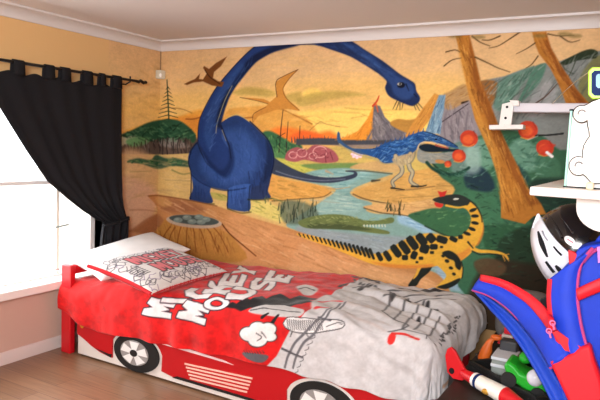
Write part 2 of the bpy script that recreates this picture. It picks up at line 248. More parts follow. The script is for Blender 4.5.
MURAL=r'''
F("e6b95e",119,1,0.5,"-473 1951 348 2060 1079 2087 1713 2141 2272 2145 2769 2123 2790 1823 1732 1779 468 1803 -470 1802")
F("f9d468",47,1,0.85,"1462 1898 1891 1939 2285 1934 2510 1866 2444 1753 1985 1719 1561 1721 1330 1794")
F("f2cf62",25,1,0.8,"1473 2045 1560 2082 1649 2051 1616 2013 1511 2006")
F("b9a050",24,1,0.75,"1430 1999 1589 2044 1802 2058 2008 2027 1805 2005 1619 1968 1460 1944")
F("b39a4c",27,1,0.8,"810 2057 980 2096 1224 2054 1178 2015 983 2032 862 2032")
F("b39a4c",25,1,0.7,"1319 2022 1455 2053 1459 1968 1349 1983")
S("c9a050",11,0.6,11,8,"1850 1931 2094 1918 2433 1928")
S("c9a050",12,0.6,12,8,"1768 1901 1975 1895")
F("e09a38",31,1,0.9,"-445 1670 -239 1747 7 1822 241 1852 519 1906 527 1693 13 1633")
F("d88a34",30,1,0.8,"67 1805 299 1844 522 1838 526 1718 245 1729")
F("dba04a",18,1,0.95,"744 1891 937 1934 1162 1943 1371 1897 1555 1829 1563 1683 753 1657")
S("a86a2c",9,1,11,9,"767 1841 1030 1853 1144 1919 1258 1928 1409 1874 1574 1807")
F("ee7a2c",34,1,0.9,"1117 1669 1237 1768 1396 1772 1604 1738 1733 1757 1821 1699 1738 1673 1290 1650")
F("e8642c",25,1,0.8,"1381 1685 1470 1750 1613 1738 1694 1687")
S("9a5a2c",8,0.5,8,5,"1559 1760 1643 1823 1696 1809 1816 1789")
D("ecc276 e8b860 d8a258 f2d080",260,133,19,0,10,0.2,15,"110 2360 1066 2375 2549 2357 2690 1787 1732 1779 124 1886")
D("b8803c a87030",18,93,9,-5,15,0.4,16,"1464 1867 2287 1905 2294 1778 1469 1773")
D("c89858 d8a868 b98a50",60,102,25,0,20,0.35,17,"-464 2034 28 2345 53 1885 -458 1744")
S("3f4a34",8,1,12,17,"80 2168 97 1992 115 1797")
S("3f4a34",6,1,9,5,"94 2106 70 2085")
S("3f4a34",6,1,9,5,"94 2106 119 2084")
S("3f4a34",6,1,9,5,"95 2071 57 2049")
S("3f4a34",6,1,9,5,"95 2071 134 2049")
S("3f4a34",6,1,9,5,"96 2036 45 2014")
S("3f4a34",6,1,9,5,"96 2036 148 2014")
S("3f4a34",6,1,9,5,"97 2000 33 1978")
S("3f4a34",6,1,9,5,"97 2000 162 1978")
S("3f4a34",6,1,9,5,"98 1965 20 1943")
S("3f4a34",6,1,9,5,"98 1965 176 1943")
S("3f4a34",6,1,9,5,"99 1930 8 1907")
S("3f4a34",6,1,9,5,"99 1930 190 1908")
S("3f4a34",6,1,9,5,"100 1894 -5 1871")
S("3f4a34",6,1,9,5,"100 1894 204 1873")
S("3f4a34",6,1,9,5,"101 1859 -18 1834")
S("3f4a34",6,1,9,5,"101 1859 218 1838")
S("3f4a34",6,1,9,5,"102 1823 -31 1798")
S("3f4a34",6,1,9,5,"102 1823 232 1803")
S("8a4a24",10,0.8,12,10,"311 1826 401 1828 510 1855")
S("7a4a24",10,0.6,8,6,"146 1921 262 1913 377 1879")
F("a8a888",21,1,1,"-456 1669 -115 1665 14 1579 -110 1514 -464 1510")
F("5f4f46",22,1,1,"-465 1560 -295 1607 -114 1647 417 1672 445 1525 76 1500 -464 1510")
F("32573f",16,1,1,"-456 1661 -332 1708 -155 1777 7 1813 208 1816 347 1757 428 1681 397 1619 293 1660 156 1611 12 1642 -138 1620 -296 1658 -411 1646")
F("5f8f5a",21,1,0.9,"-399 1612 -296 1650 -114 1647 -162 1593 -329 1563")
F("87807a",21,1,0.8,"13 1615 131 1655 271 1633 364 1583 204 1568 74 1572")
D("22402f 4c7a54 2c4f3a 628a60 1a3024",110,52,16,0,40,0.75,44,"-445 1653 -154 1760 208 1798 405 1698 317 1634 -138 1620")
D("3c2f2a 6c5a50 8a8078 2a2422",90,43,14,-80,25,0.7,45,"-454 1569 -114 1629 407 1646 422 1533 -453 1510")
S("3a3430",8,0.9,15,10,"48 1652 42 1571 53 1472")
S("3a3430",8,0.9,15,10,"107 1654 93 1573 113 1475")
S("3a3430",8,0.9,14,10,"166 1656 176 1576 172 1478")
S("3a3430",8,0.9,14,10,"236 1658 219 1578 242 1481")
S("3a3430",8,0.9,14,10,"316 1660 320 1582 322 1485")
F("caa866",9,0,1,"-475 1502 16 1498 422 1533 802 1491 1483 1476 2808 1547 2870 632 -449 245")
F("c9a072",63,1,0.8,"-475 1502 -110 1496 -3 1315 -97 1046 -462 856")
F("c69c80",63,1,0.85,"-469 1240 -227 1276 3 1132 -92 864 -269 569 -453 421")
F("c9b05e",12,0,1,"1118 1644 1477 1602 1824 1646 2300 1692 2592 1681 2605 1495 1128 1408")
F("8d7c74",15,1,0.9,"1703 1672 1904 1701 2261 1712 2375 1681 2149 1636 1866 1640")
F("425f48",16,1,1,"-383 1434 -268 1469 -109 1452 -34 1497 89 1474 207 1479 369 1452 370 1408 162 1406 -4 1370 -206 1416")
D("1f4a34 5f8a54 2f5a3c",50,42,14,0,30,0.75,57,"-372 1443 -109 1460 207 1479 369 1434 162 1406 -206 1425")
D("b89a68 d8b47c c0a070 a88a58",110,131,15,0,12,0.4,58,"-452 1485 389 1506 379 1153 -444 1112")
S("7a7a44",10,0.8,15,10,"163 1370 281 1341 372 1355")
S("a08a58",10,0.7,8,6,"-347 1348 -81 1353")
S("a08a58",10,0.7,8,10,"83 1275 374 1285")
F("3e6e4a",17,1,1,"1115 1709 1191 1743 1306 1698 1401 1654 1493 1634 1480 1547 1343 1517 1181 1525")
F("5d9058",17,1,0.8,"1197 1607 1339 1596 1460 1585 1389 1519 1219 1535")
F("c4bf54",17,1,0.95,"1200 1526 1389 1519 1556 1465 1647 1408 1488 1382 1261 1465")
F("5e8e50",12,1,0.8,"1483 1484 1814 1517 2279 1534 2281 1498 1749 1452")
S("3a2c2a",6,1,6,10,"1306 1912 1294 1770 1284 1578")
S("3a2c2a",6,1,5,9,"1357 1818 1349 1581")
S("3a2c2a",6,1,5,8,"1468 1789 1466 1633")
S("3a2c2a",6,1,6,4,"1260 1689 1333 1731")
D("2a5238 5f9058 3f704a 1f3f2c 7aa45c",80,34,12,-60,40,0.75,70,"1114 1717 1307 1691 1494 1626 1471 1547 1181 1525")
D("d8d060 a8ae4a 8aa04a",45,42,11,-15,20,0.6,71,"1239 1520 1408 1512 1611 1429 1487 1390 1280 1458")
F("4e5058",9,0,1,"1436 1687 1650 1701 1863 1700 2145 1709 2388 1716 2390 1681 1907 1657 1439 1640")
S("4c4f55",6,1,14,4,"1401 1662 1394 1697")
S("4c4f55",6,1,14,4,"1428 1663 1421 1702")
S("4c4f55",6,1,14,4,"1456 1664 1449 1701")
S("4c4f55",6,1,13,4,"1483 1665 1481 1691")
S("4c4f55",6,1,13,4,"1510 1666 1503 1714")
S("4c4f55",6,1,13,4,"1537 1666 1537 1697")
S("4c4f55",6,1,13,4,"1563 1667 1562 1720")
S("4c4f55",6,1,13,4,"1590 1668 1593 1704")
S("4c4f55",6,1,13,4,"1616 1669 1619 1694")
S("4c4f55",6,1,13,4,"1643 1670 1637 1702")
S("4c4f55",6,1,13,4,"1669 1671 1665 1697")
S("4c4f55",6,1,13,4,"1695 1672 1689 1719")
S("4c4f55",6,1,13,4,"1721 1673 1720 1713")
S("4c4f55",6,1,13,4,"1746 1674 1745 1708")
S("4c4f55",6,1,13,4,"1772 1674 1766 1699")
S("4c4f55",6,1,13,4,"1797 1675 1797 1704")
S("4c4f55",6,1,13,4,"1822 1676 1819 1711")
S("4c4f55",6,1,13,4,"1847 1677 1845 1717")
S("4c4f55",6,1,13,4,"1872 1678 1874 1709")
S("4c4f55",6,1,13,4,"1897 1679 1892 1722")
S("4c4f55",5,1,13,4,"1922 1679 1920 1719")
S("4c4f55",5,1,12,4,"1947 1680 1946 1729")
S("4c4f55",5,1,12,4,"1971 1681 1974 1712")
S("4c4f55",5,1,12,4,"1995 1682 1993 1707")
S("4c4f55",5,1,12,4,"2019 1683 2014 1727")
S("4c4f55",5,1,12,4,"2043 1684 2037 1720")
S("4c4f55",5,1,12,4,"2067 1684 2068 1726")
S("4c4f55",5,1,12,4,"2091 1685 2093 1724")
S("4c4f55",5,1,12,4,"2115 1686 2115 1717")
S("4c4f55",5,1,12,4,"2138 1687 2137 1726")
S("4c4f55",5,1,12,4,"2162 1688 2163 1723")
S("4c4f55",5,1,12,4,"2185 1688 2182 1737")
S("4c4f55",5,1,12,4,"2208 1689 2202 1730")
S("4c4f55",5,1,12,4,"2231 1690 2230 1732")
S("4c4f55",5,1,12,4,"2254 1691 2254 1741")
S("4c4f55",5,1,12,4,"2277 1691 2274 1721")
S("4c4f55",5,1,12,4,"2300 1692 2293 1732")
S("4c4f55",5,1,12,4,"2322 1693 2317 1727")
S("4c4f55",5,1,12,4,"2345 1694 2339 1718")
S("4c4f55",5,1,12,4,"2367 1694 2361 1737")
D("e0b060 b89850 c8a858 a08448",110,76,10,0,10,0.45,113,"1476 1625 2593 1668 2602 1536 1482 1492")
F("a85a60",10,1,1,"1342 1541 1367 1589 1449 1624 1531 1604 1600 1645 1705 1634 1784 1599 1813 1532 1677 1510 1526 1526 1436 1506 1352 1517")
S("dba09a",6,0.9,8,8,"1541 1581 1529 1558 1498 1548 1465 1556 1451 1577 1463 1600 1495 1610 1527 1603 1541 1581")
S("dba09a",6,0.9,9,9,"1452 1562 1442 1543 1416 1535 1390 1541 1378 1558 1388 1577 1414 1585 1440 1579 1452 1562")
S("dba09a",6,0.9,8,8,"1716 1596 1700 1565 1658 1551 1614 1561 1594 1591 1610 1622 1653 1637 1697 1626 1716 1596")
S("dba09a",6,0.9,8,8,"1631 1562 1621 1544 1597 1535 1571 1541 1560 1558 1570 1577 1594 1585 1619 1579 1631 1562")
S("7a3a44",6,1,8,6,"1742 1597 1770 1538")
S("7a3a44",7,1,8,7,"1699 1580 1711 1519")
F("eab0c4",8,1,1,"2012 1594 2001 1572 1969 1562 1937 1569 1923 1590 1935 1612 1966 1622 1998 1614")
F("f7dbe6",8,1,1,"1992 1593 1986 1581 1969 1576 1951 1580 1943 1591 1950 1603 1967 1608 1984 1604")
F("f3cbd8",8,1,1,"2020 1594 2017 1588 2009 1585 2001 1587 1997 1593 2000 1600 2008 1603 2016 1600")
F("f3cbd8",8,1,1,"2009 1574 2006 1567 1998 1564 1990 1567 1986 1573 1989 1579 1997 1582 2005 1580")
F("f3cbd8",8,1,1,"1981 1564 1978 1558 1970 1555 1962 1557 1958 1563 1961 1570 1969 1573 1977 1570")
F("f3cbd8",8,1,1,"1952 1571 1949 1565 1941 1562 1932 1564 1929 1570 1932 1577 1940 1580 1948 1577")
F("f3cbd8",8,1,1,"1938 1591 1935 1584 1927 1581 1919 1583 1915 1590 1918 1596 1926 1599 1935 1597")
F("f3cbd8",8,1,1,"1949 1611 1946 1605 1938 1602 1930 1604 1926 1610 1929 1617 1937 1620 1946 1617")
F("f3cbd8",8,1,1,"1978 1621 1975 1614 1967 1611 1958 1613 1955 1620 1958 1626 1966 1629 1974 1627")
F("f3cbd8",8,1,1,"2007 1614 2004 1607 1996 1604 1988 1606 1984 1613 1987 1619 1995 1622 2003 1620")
D("8a3c48 c87878 a85058 702c38",45,29,9,0,60,0.7,131,"1360 1542 1449 1609 1706 1619 1795 1554 1659 1524")
F("e39232",9,0,1,"2083 1961 2101 1918 2114 1701 1779 1690 1887 1723 1966 1762 2041 1859")
F("6e6a70",9,0,1,"2083 1961 2131 1947 2174 1868 2247 1805 2356 1758 2403 1710 2035 1698 2077 1787")
F("8f8a88",15,1,0.6,"2086 1903 2145 1846 2189 1761 2128 1730")
D("4c484e 8a868c a8a0a0 5a565c",70,37,8,-60,20,0.65,135,"2093 1933 2184 1840 2388 1716 2034 1705")
D("f0a840 c87828 e0902c",50,38,9,55,20,0.6,136,"2077 1932 2082 1707 1821 1706 1982 1770")
S("cc4a2c",6,1,18,9,"2076 1947 2105 1983 2119 2019")
S("d8602c",6,1,11,6,"2099 1961 2118 1904")
F("b8873e",11,1,1,"2216 1819 2267 1855 2365 1850 2494 1880 2470 1810 2385 1759 2310 1771")
F("7fa39a",11,1,1,"1460 1380 1593 1443 1875 1482 2198 1471 2253 1460 2100 1399 1950 1329 1944 1276 2109 1237 2064 1180 2161 1160 2369 1179 2558 1097 2670 1025 2850 921 3052 880 3067 665 2369 548 1779 883 1509 955 1377 997 1502 1090 1759 1261 1799 1325 1624 1344")
F("7fb0b0",24,1,0.7,"1593 1436 1875 1475 2096 1458 1939 1373 1885 1301 1755 1338 1837 1404")
F("8fb0a8",32,1,0.7,"1717 1242 1928 1274 2030 1207 1935 1138 1679 1130")
S("b58f5c",8,0.8,13,6,"1652 1323 1799 1318 1924 1342")
S("a0a08a",8,0.6,10,6,"1586 1216 1847 1214")
S("b4c6b4",8,0.6,11,6,"1751 1414 1904 1409")
S("d8905a",12,0.6,18,8,"1715 1450 1776 1431")
F("8fb4cc",22,1,0.9,"2331 1183 2444 1165 2573 1099 2547 1053 2427 1084 2319 1116")
F("8c979a",24,1,0.9,"1506 1003 1859 993 2264 1008 2491 1004 2503 818 2196 836 1779 883 1509 939")
F("8fa9bb",21,1,0.95,"2617 862 2779 968 2929 945 2930 746 2742 682 2653 739")
D("a8c4c0 5f8c8c 8fb8b0 b8c8b8",110,87,8,0,6,0.55,150,"1620 1422 1917 1470 2121 1452 1940 1358 2056 1180 1679 1130 1825 1312")
D("6c8290 a8b8c0 7c8c92 94a8b4",110,88,8,-3,8,0.5,151,"1597 996 2491 1004 2922 862 2865 701 2195 851")
D("6a98b8 b0d0e0",22,58,7,-10,10,0.6,152,"2347 1170 2558 1097 2442 1085")
F("d39c4c",12,1,1,"1187 1388 1397 1360 1651 1338 1766 1292 1691 1248 1496 1217 1235 1179 1166 1223")
S("7a6038",7,0.9,10,8,"1235 1179 1496 1217 1691 1248 1766 1292")
F("c9a56a",11,1,1,"1916 1485 2012 1527 2292 1563 2298 1477 2039 1477")
S("5f5a44",8,1,9,8,"1884 1460 2040 1469 2253 1460")
F("cfa055",10,1,1,"1943 1298 2023 1342 2202 1406 2299 1455 2740 1557 2850 1421 2829 1236 2551 1210 2327 1233 2155 1263 2011 1258")
S("70583a",7,1,10,7,"1952 1291 2051 1262 2211 1245 2402 1240 2620 1252")
F("d0a468",12,1,1,"2039 1201 2173 1235 2401 1268 2720 1336 2826 1283 2695 1189 2481 1175 2331 1168 2176 1176")
S("6a5a40",7,1,10,7,"2047 1194 2192 1170 2347 1170 2555 1147")
S("4f4a3c",8,1,18,9,"2100 1399 2162 1410")
S("9a7440",7,0.6,7,6,"2320 1349 2611 1398 2818 1405")
S("9a7440",7,0.6,7,6,"2324 1291 2685 1341")
F("cfc06a",18,1,0.9,"837 1121 1019 1186 1362 1117 1338 1018 1104 1052")
F("a9a050",14,1,0.9,"621 1206 793 1185 794 1143 623 1155")
S("6c7a44",11,0.8,14,9,"1078 1208 1263 1198 1350 1173")
D("e0ae60 b0803c c89848 9a7438",60,76,10,-5,12,0.55,167,"1208 1364 1652 1323 1690 1256 1235 1187")
D("e0b870 b08848 c89c58 9a7844",150,72,8,3,12,0.5,168,"1976 1301 2300 1441 2741 1530 2827 1263 2327 1233")
D("e0b878 b88c58 a87c48",60,64,7,-3,12,0.5,169,"2079 1197 2687 1313 2772 1272 2480 1182")
D("8c8c40 c8b858 6c7a3c",50,45,10,-10,20,0.6,170,"643 1199 1019 1178 1352 1116 1319 1032 858 1114")
F("3d4658",8,1,1,"1200 1542 1306 1499 1448 1443 1621 1406 1795 1405 1919 1432 1951 1449 1918 1455 1885 1457 1934 1467 1976 1454 1969 1420 1888 1389 1754 1361 1579 1357 1396 1376 1206 1413")
S("7c8698",8,0.7,10,7,"1262 1424 1442 1387 1667 1374 1879 1399")
F("2e3c62",9,1,1,"1059 1421 1214 1446 1209 1332 1193 1257 1215 1202 1009 1177 1005 1268")
F("34528e",10,1,1,"393 1401 606 1309 599 1205 625 1111 380 1113 410 1226","2c3c64","441 1298 426 1095")
F("2b4376",9,1,1,"441 1630 527 1693 705 1807 787 1850 869 1864 972 1820 1074 1748 1165 1670 1217 1591 1231 1495 1207 1381 1132 1310 975 1266 801 1237 619 1249 486 1292 383 1365 346 1460 365 1548")
F("395a9a",85,1,0.85,"605 1652 771 1741 946 1729 1080 1602 1087 1439 962 1332 758 1276 573 1324 480 1458")
F("1e2c4e",27,1,0.8,"1155 1670 1217 1591 1231 1495 1207 1381 1132 1310 1147 1426 1171 1541")
F("3a5da0",9,1,1,"800 1254 1014 1302 1018 1203 1013 1077 797 1083 793 1168","2f4677","874 1225 963 1064")
S("22304e",9,1,11,9,"1014 1286 1009 1185 1013 1077")
S("22335e",10,0.9,12,10,"383 1347 487 1284 631 1242 791 1232 975 1266")
S("1d2a48",10,1,16,8,"366 1540 441 1621 477 1562 546 1461 613 1413")
S("c8b878",6,0.8,8,6,"746 1833 797 1858 869 1868 972 1824 1074 1757 1165 1678")
S("1c2748",8,1,12,12,"992 1816 1084 1749 1175 1670 1227 1576 1236 1487 1212 1381")
D("4a6aa8 243c70 3a5a98 2a4278 42629c",170,74,12,-70,35,0.35,184,"521 1563 790 1792 1055 1732 1179 1574 1130 1359 811 1263 530 1304")
D("1f3260 2a427a",26,69,12,-85,10,0.5,185,"420 1279 577 1220 569 1133 413 1138")
D("24386a 4a6cac",26,65,12,-85,10,0.45,186,"822 1230 986 1250 982 1100 827 1103")
S("16203c",8,1,10,10,"377 1540 352 1451 383 1356 388 1224 385 1127")
D("20284a 2c4070",30,63,11,-85,12,0.6,188,"990 1400 1167 1411 1185 1216 1028 1195")
S("2c3018",12,0.7,16,10,"380 1108 515 1093 647 1105")
S("2c3018",11,0.7,15,9,"797 1075 923 1052 1034 1071")
S("2c3018",11,0.7,13,7,"999 1172 1119 1178 1234 1199")
S("16203c",8,1,10,10,"791 1236 791 1083")
F("2a427a",9,1,1,"1082 2453 1034 2432 929 2364 851 2302 772 2231 692 2158 611 2067 539 1957 477 1855 449 1734 452 1630 511 1537 602 1421 744 1352 823 1475 788 1574 711 1672 696 1790 723 1891 771 2008 839 2106 907 2179 1012 2281 1088 2326 1209 2373 1437 2418 1436 2437")
F("1c2542",23,1,0.85,"1437 2418 1209 2373 1088 2326 1012 2281 907 2179 839 2106 771 2008 723 1891 686 1756 642 1806 669 1924 738 2058 835 2188 970 2330 1142 2403 1300 2428")
F("34548e",38,1,0.7,"872 2285 754 2173 613 2008 533 1838 516 1684 586 1566 612 1754 659 1924 777 2107 914 2252")
S("c8b878",7,0.8,8,7,"798 2107 730 1991 682 1874 653 1789 645 1713")
F("1c2c54",29,1,0.6,"452 1621 546 1478 636 1397 766 1336 845 1442 829 1576 775 1641 791 1490 721 1402 612 1456 510 1563")
S("1c2440",11,0.9,21,9,"696 1773 741 1690 787 1608 811 1508")
S("c0b890",6,0.7,7,5,"708 1740 754 1648")
F("26365f",8,1,1,"1300 2435 1436 2440 1654 2449 1822 2444 1906 2407 1981 2360 2135 2269 2271 2173 2348 2130 2386 2102 2400 2053 2428 2011 2423 1976 2381 1948 2321 1962 2267 1983 2196 2019 2162 2076 2167 2133 2053 2211 1954 2267 1862 2314 1718 2364 1570 2408 1419 2415")
F("34528c",22,1,0.8,"1783 2413 1915 2385 2048 2300 2233 2174 2364 2102 2384 2025 2312 1990 2234 2033 2199 2104 2084 2221 1918 2334")
F("2a3c66",15,1,0.8,"1886 2328 1986 2266 2101 2191 2167 2133 2117 2191 2002 2280")
F("1c2030",7,1,1,"2313 2096 2305 2081 2284 2075 2262 2081 2253 2096 2261 2111 2281 2117 2303 2111")
F("b8b8b0",7,1,1,"2288 2103 2283 2096 2272 2093 2260 2096 2254 2103 2259 2110 2270 2113 2282 2110")
F("101418",7,1,1,"2282 2103 2280 2098 2275 2096 2270 2098 2267 2103 2269 2108 2274 2110 2280 2108")
S("1c2440",6,1,9,4,"2320 2102 2345 2053")
S("1c2440",6,1,7,6,"2383 2032 2406 2011")
S("5a5434",5,1,8,4,"2259 1983 2232 1926")
S("5a5434",5,1,8,4,"2275 1976 2256 1919")
S("5a5434",5,1,8,4,"2283 1969 2286 1919")
S("5a5434",5,1,8,4,"2305 1969 2300 1927")
S("5a5434",5,1,8,4,"2388 1955 2405 1920")
S("5a5434",5,1,8,4,"2402 1962 2434 1914")
S("5a5434",5,1,8,4,"2416 1969 2463 1921")
D("24407a 5478b4 30508c",90,84,12,55,25,0.35,215,"1026 2392 873 2253 695 2075 531 1889 507 1649 611 1481 644 1738 800 2057 992 2282")
D("1c2c54 40629c",60,61,9,-28,12,0.4,216,"1436 2437 1823 2426 1990 2346 2271 2159 2150 2148 1870 2329 1613 2406")
S("141c38",7,0.8,9,9,"1034 2432 929 2364 772 2231 611 2067 477 1855 449 1734 452 1630")
F("7a4c26",8,0,1,"278 2130 345 2155 400 2171 454 2217 444 2171 488 2166 530 2220 485 2263 495 2280 550 2253 623 2301 737 2351 677 2274 605 2226 596 2176 650 2150 714 2141 694 2100 588 2113 489 2149 390 2142 312 2121")
S("4a2c18",7,1,11,8,"507 2245 563 2185 672 2125")
F("c98a3c",7,0,1,"883 2012 1023 2007 1121 1999 1180 1975 1244 2022 1230 2133 1303 2179 1428 2226 1350 2155 1298 2077 1339 1999 1433 1936 1462 1906 1352 1920 1240 1912 1127 1879 1069 1862 1032 1813 1020 1861 1057 1902 1134 1935 1162 1959 1064 1983")
S("6b4420",5,1,8,5,"1245 2015 1230 2133 1303 2179 1428 2226")
S("6b4420",5,0.8,6,5,"1428 2226 1350 2155 1298 2077 1339 1999 1453 1913")
S("6b4420",5,0.8,6,5,"883 2012 1064 1983 1162 1959")
S("6b4420",5,0.8,7,5,"1022 1812 1019 1869 1067 1902 1144 1935")
F("8c8488",14,1,1,"2573 1990 2652 2044 2745 2083 2803 2016 2871 1791 2898 1592 2751 1585 2635 1676 2572 1784")
F("b08a58",14,1,0.9,"2572 2004 2652 2058 2744 2097 2790 2010 2726 1963 2633 1922")
S("4a4046",5,1,8,6,"2596 1840 2663 1888 2767 1963")
S("6c666c",10,0.8,11,7,"2620 1908 2613 1799 2642 1676")
S("6c666c",10,0.8,11,7,"2668 1909 2662 1800 2690 1678")
S("6c666c",10,0.8,11,7,"2716 1909 2710 1801 2738 1680")
S("6c666c",10,0.8,11,7,"2770 1910 2764 1802 2792 1682")
F("7f8582",9,0,1,"2823 2109 2900 2127 2995 2145 3086 2181 3234 2221 3321 2231 3432 2270 3563 2288 3634 1384 2890 1323 2845 1791")
F("96622e",13,1,0.9,"2830 2102 2933 2114 2963 2055 2931 1964 2888 1937")
F("5f8474",16,1,0.9,"2965 2120 3074 2169 3169 2204 3127 2117 3061 2015 3004 1925 2939 1937 2946 2029")
F("4f7c68",12,1,0.9,"3170 2192 3240 2215 3213 2103 3136 2002 3088 1977 3129 2091")
F("9a9a9a",18,1,0.7,"3259 2115 3312 2039 3297 1927 3193 1875 3117 1913 3183 2015")
S("4a5a50",8,0.8,6,5,"2954 2094 2938 1964")
S("55625c",7,0.8,6,5,"3112 1990 3154 2078")
S("585c5c",6,0.8,7,5,"3223 1964 3265 2040 3307 2101")
S("5a4438",5,1,9,6,"3199 1971 3255 2015 3314 2089")
F("7a7a48",17,1,0.8,"3436 2075 3491 2219 3566 2241 3591 1929 3515 1917")
F("2f3c2a",8,1,0.95,"3322 2218 3377 2253 3447 2287 3496 2297 3531 2278 3523 2242 3479 2238 3413 2228 3357 2205")
S("4a5244",5,1,7,5,"3412 2234 3394 2174 3375 2125")
S("4a5244",5,1,7,5,"3334 2212 3360 2174 3407 2149")
D("5a605c a8aaa6 6c7470 8c9490 4c5450",190,55,9,50,25,0.55,245,"2837 2095 3235 2202 3542 2277 3567 1959 3342 1952 3109 1861 2889 1911")
D("3c5c50 78a08c 547868",70,50,9,55,15,0.6,246,"2954 2094 3170 2192 3129 2091 3004 1925")
D("6a646a a8a0a4 5a545c 948c90",80,54,8,-75,20,0.6,247,"2604 1936 2753 1963 2845 1791 2867 1658 2662 1691")
D("c89c60 98703c d0a868",30,40,8,30,20,0.6,248,"2586 2004 2732 2084 2783 2017 2646 1936")
F("3f6c50",13,1,1,"2542 1575 2630 1648 2716 1706 2822 1737 2988 1794 3238 1768 3363 1678 3615 1627 3683 768 2870 632 2716 1086 2622 1231 2717 1378 2606 1467")
F("6f9f88",27,1,0.8,"2797 1709 2927 1740 2984 1663 2965 1562 2864 1510 2781 1553 2748 1639")
F("7aa896",25,1,0.6,"3117 1746 3245 1673 3281 1579 3194 1529 3099 1570 3048 1665")
F("4c7c60",18,1,0.8,"3245 1673 3356 1615 3376 1502 3289 1484 3223 1557")
F("26384a",20,1,0.85,"2777 1505 2875 1551 2959 1476 2977 1397 2873 1376 2790 1410")
F("2c4a48",19,1,0.8,"3033 1612 3130 1571 3198 1478 3141 1409 3062 1469")
F("2a4038",24,1,0.85,"3199 1465 3376 1502 3627 1475 3653 1139 3283 1148 3198 1315")
F("457656",20,1,0.9,"2699 1335 2819 1385 2987 1344 3049 1203 3044 1001 2940 988 2890 1132 2812 1282")
F("345c40",20,1,0.9,"2929 1150 3159 1161 3231 1024 3113 929 2968 964")
F("2c4030",25,1,0.9,"3039 1068 3250 1190 3405 1110 3653 1139 3683 768 3131 676 3028 850")
F("3a2f24",39,1,0.9,"2985 912 3175 937 3673 892 3697 581 2884 424 2865 701")
F("5e4a34",17,1,0.9,"2879 898 2983 939 3089 899 3056 827 2925 821")
D("5f9078 8ab49c 3f6c58 2c5040 78a48c",200,38,10,20,50,0.6,261,"2638 1635 2823 1723 2989 1781 3239 1749 3344 1614 3289 1484 3009 1492 2814 1466")
D("1f342c 3c6450 2c4c3c 4a7a5c 182420",240,38,10,0,45,0.6,262,"2677 1458 3010 1479 3377 1489 3607 1443 3631 1136 3223 1141 3044 1001 2831 1215")
D("1c241c 2c4030 3a5c40 141a14",120,43,9,0,30,0.6,263,"2959 1085 3402 1161 3631 1136 3661 764 3131 676")
S("4a7c58",8,0.6,10,4,"2794 1184 2810 1187")
S("4a7c58",8,0.6,9,4,"2988 1007 3028 1016")
S("4a7c58",8,0.6,9,4,"2894 1207 2938 1218")
S("5f8f66",8,0.6,10,4,"2788 1145 2809 1157")
S("28483a",8,0.6,9,4,"2897 1203 2941 1203")
S("2f5a40",8,0.6,9,4,"2960 1110 2989 1105")
S("4a7c58",8,0.6,9,4,"3210 1113 3235 1117")
S("5f8f66",8,0.6,9,4,"2934 1194 2949 1201")
S("2f5a40",8,0.6,10,4,"2740 1199 2757 1200")
S("2f5a40",8,0.6,9,4,"2982 980 2997 987")
S("28483a",8,0.6,9,4,"2878 1094 2911 1098")
S("4a7c58",8,0.6,10,4,"2715 1136 2745 1143")
S("28483a",8,0.6,10,4,"2740 1031 2770 1031")
S("28483a",8,0.6,9,4,"2950 1273 2967 1274")
S("2f5a40",8,0.6,10,4,"2661 1114 2699 1123")
S("5f8f66",8,0.6,9,4,"2860 1280 2891 1278")
S("5f8f66",8,0.6,9,4,"2839 1256 2880 1253")
S("4a7c58",8,0.6,9,4,"3079 1276 3102 1288")
S("28483a",8,0.6,10,4,"2654 1216 2675 1216")
S("28483a",8,0.6,9,4,"2864 1022 2909 1030")
S("2f5a40",8,0.6,9,4,"3031 1005 3060 1006")
S("2f5a40",8,0.6,9,4,"3109 1334 3150 1332")
S("5f8f66",8,0.6,9,4,"3092 1179 3118 1179")
S("4a7c58",8,0.6,10,4,"2709 946 2740 945")
S("4a7c58",8,0.6,9,4,"3215 1365 3251 1375")
S("28483a",8,0.6,9,4,"3149 988 3166 989")
S("2f5a40",8,0.6,10,4,"2664 1002 2697 997")
S("5f8f66",8,0.6,9,4,"2919 1003 2933 1010")
S("28483a",8,0.6,9,4,"2956 1051 2977 1055")
S("28483a",8,0.6,10,4,"2736 965 2781 967")
S("5f8f66",8,0.6,9,4,"3130 1168 3159 1170")
S("5f8f66",8,0.6,10,4,"2653 1150 2689 1148")
S("2f5a40",8,0.6,9,4,"3007 1312 3030 1313")
S("2f5a40",8,0.6,9,4,"2988 1046 3029 1060")
S("2f5a40",8,0.6,10,4,"2703 1150 2744 1145")
S("5f8f66",8,0.6,9,4,"2918 1107 2953 1112")
S("5f8f66",8,0.6,9,4,"2967 1166 3003 1162")
S("5f8f66",8,0.6,9,4,"3193 1274 3231 1284")
S("2f5a40",8,0.6,10,4,"2718 1155 2754 1161")
S("2f5a40",8,0.6,10,4,"2770 1217 2814 1229")
F("3f6c4a",11,1,1,"2392 1167 2478 1211 2592 1242 2727 1226 2861 1170 2871 1021 2719 1031 2618 1068 2521 1108")
S("557f54",7,0.8,10,4,"2723 1127 2743 1141")
S("6f9a64",7,0.8,9,4,"2831 1179 2849 1189")
S("6f9a64",7,0.8,10,4,"2719 1230 2744 1245")
S("557f54",7,0.8,10,4,"2635 1215 2675 1230")
S("557f54",7,0.8,10,4,"2533 1209 2554 1223")
S("557f54",7,0.8,10,4,"2760 1195 2788 1203")
S("2c5a40",7,0.8,10,4,"2630 1172 2646 1175")
S("27493a",7,0.8,10,4,"2599 1210 2631 1213")
S("6f9a64",7,0.8,10,4,"2614 1168 2653 1181")
S("557f54",7,0.8,10,4,"2522 1197 2543 1210")
S("557f54",7,0.8,10,4,"2809 1141 2830 1149")
S("6f9a64",7,0.8,10,4,"2652 1196 2672 1204")
S("6f9a64",7,0.8,10,4,"2700 1127 2729 1128")
S("557f54",7,0.8,9,4,"2820 1193 2860 1205")
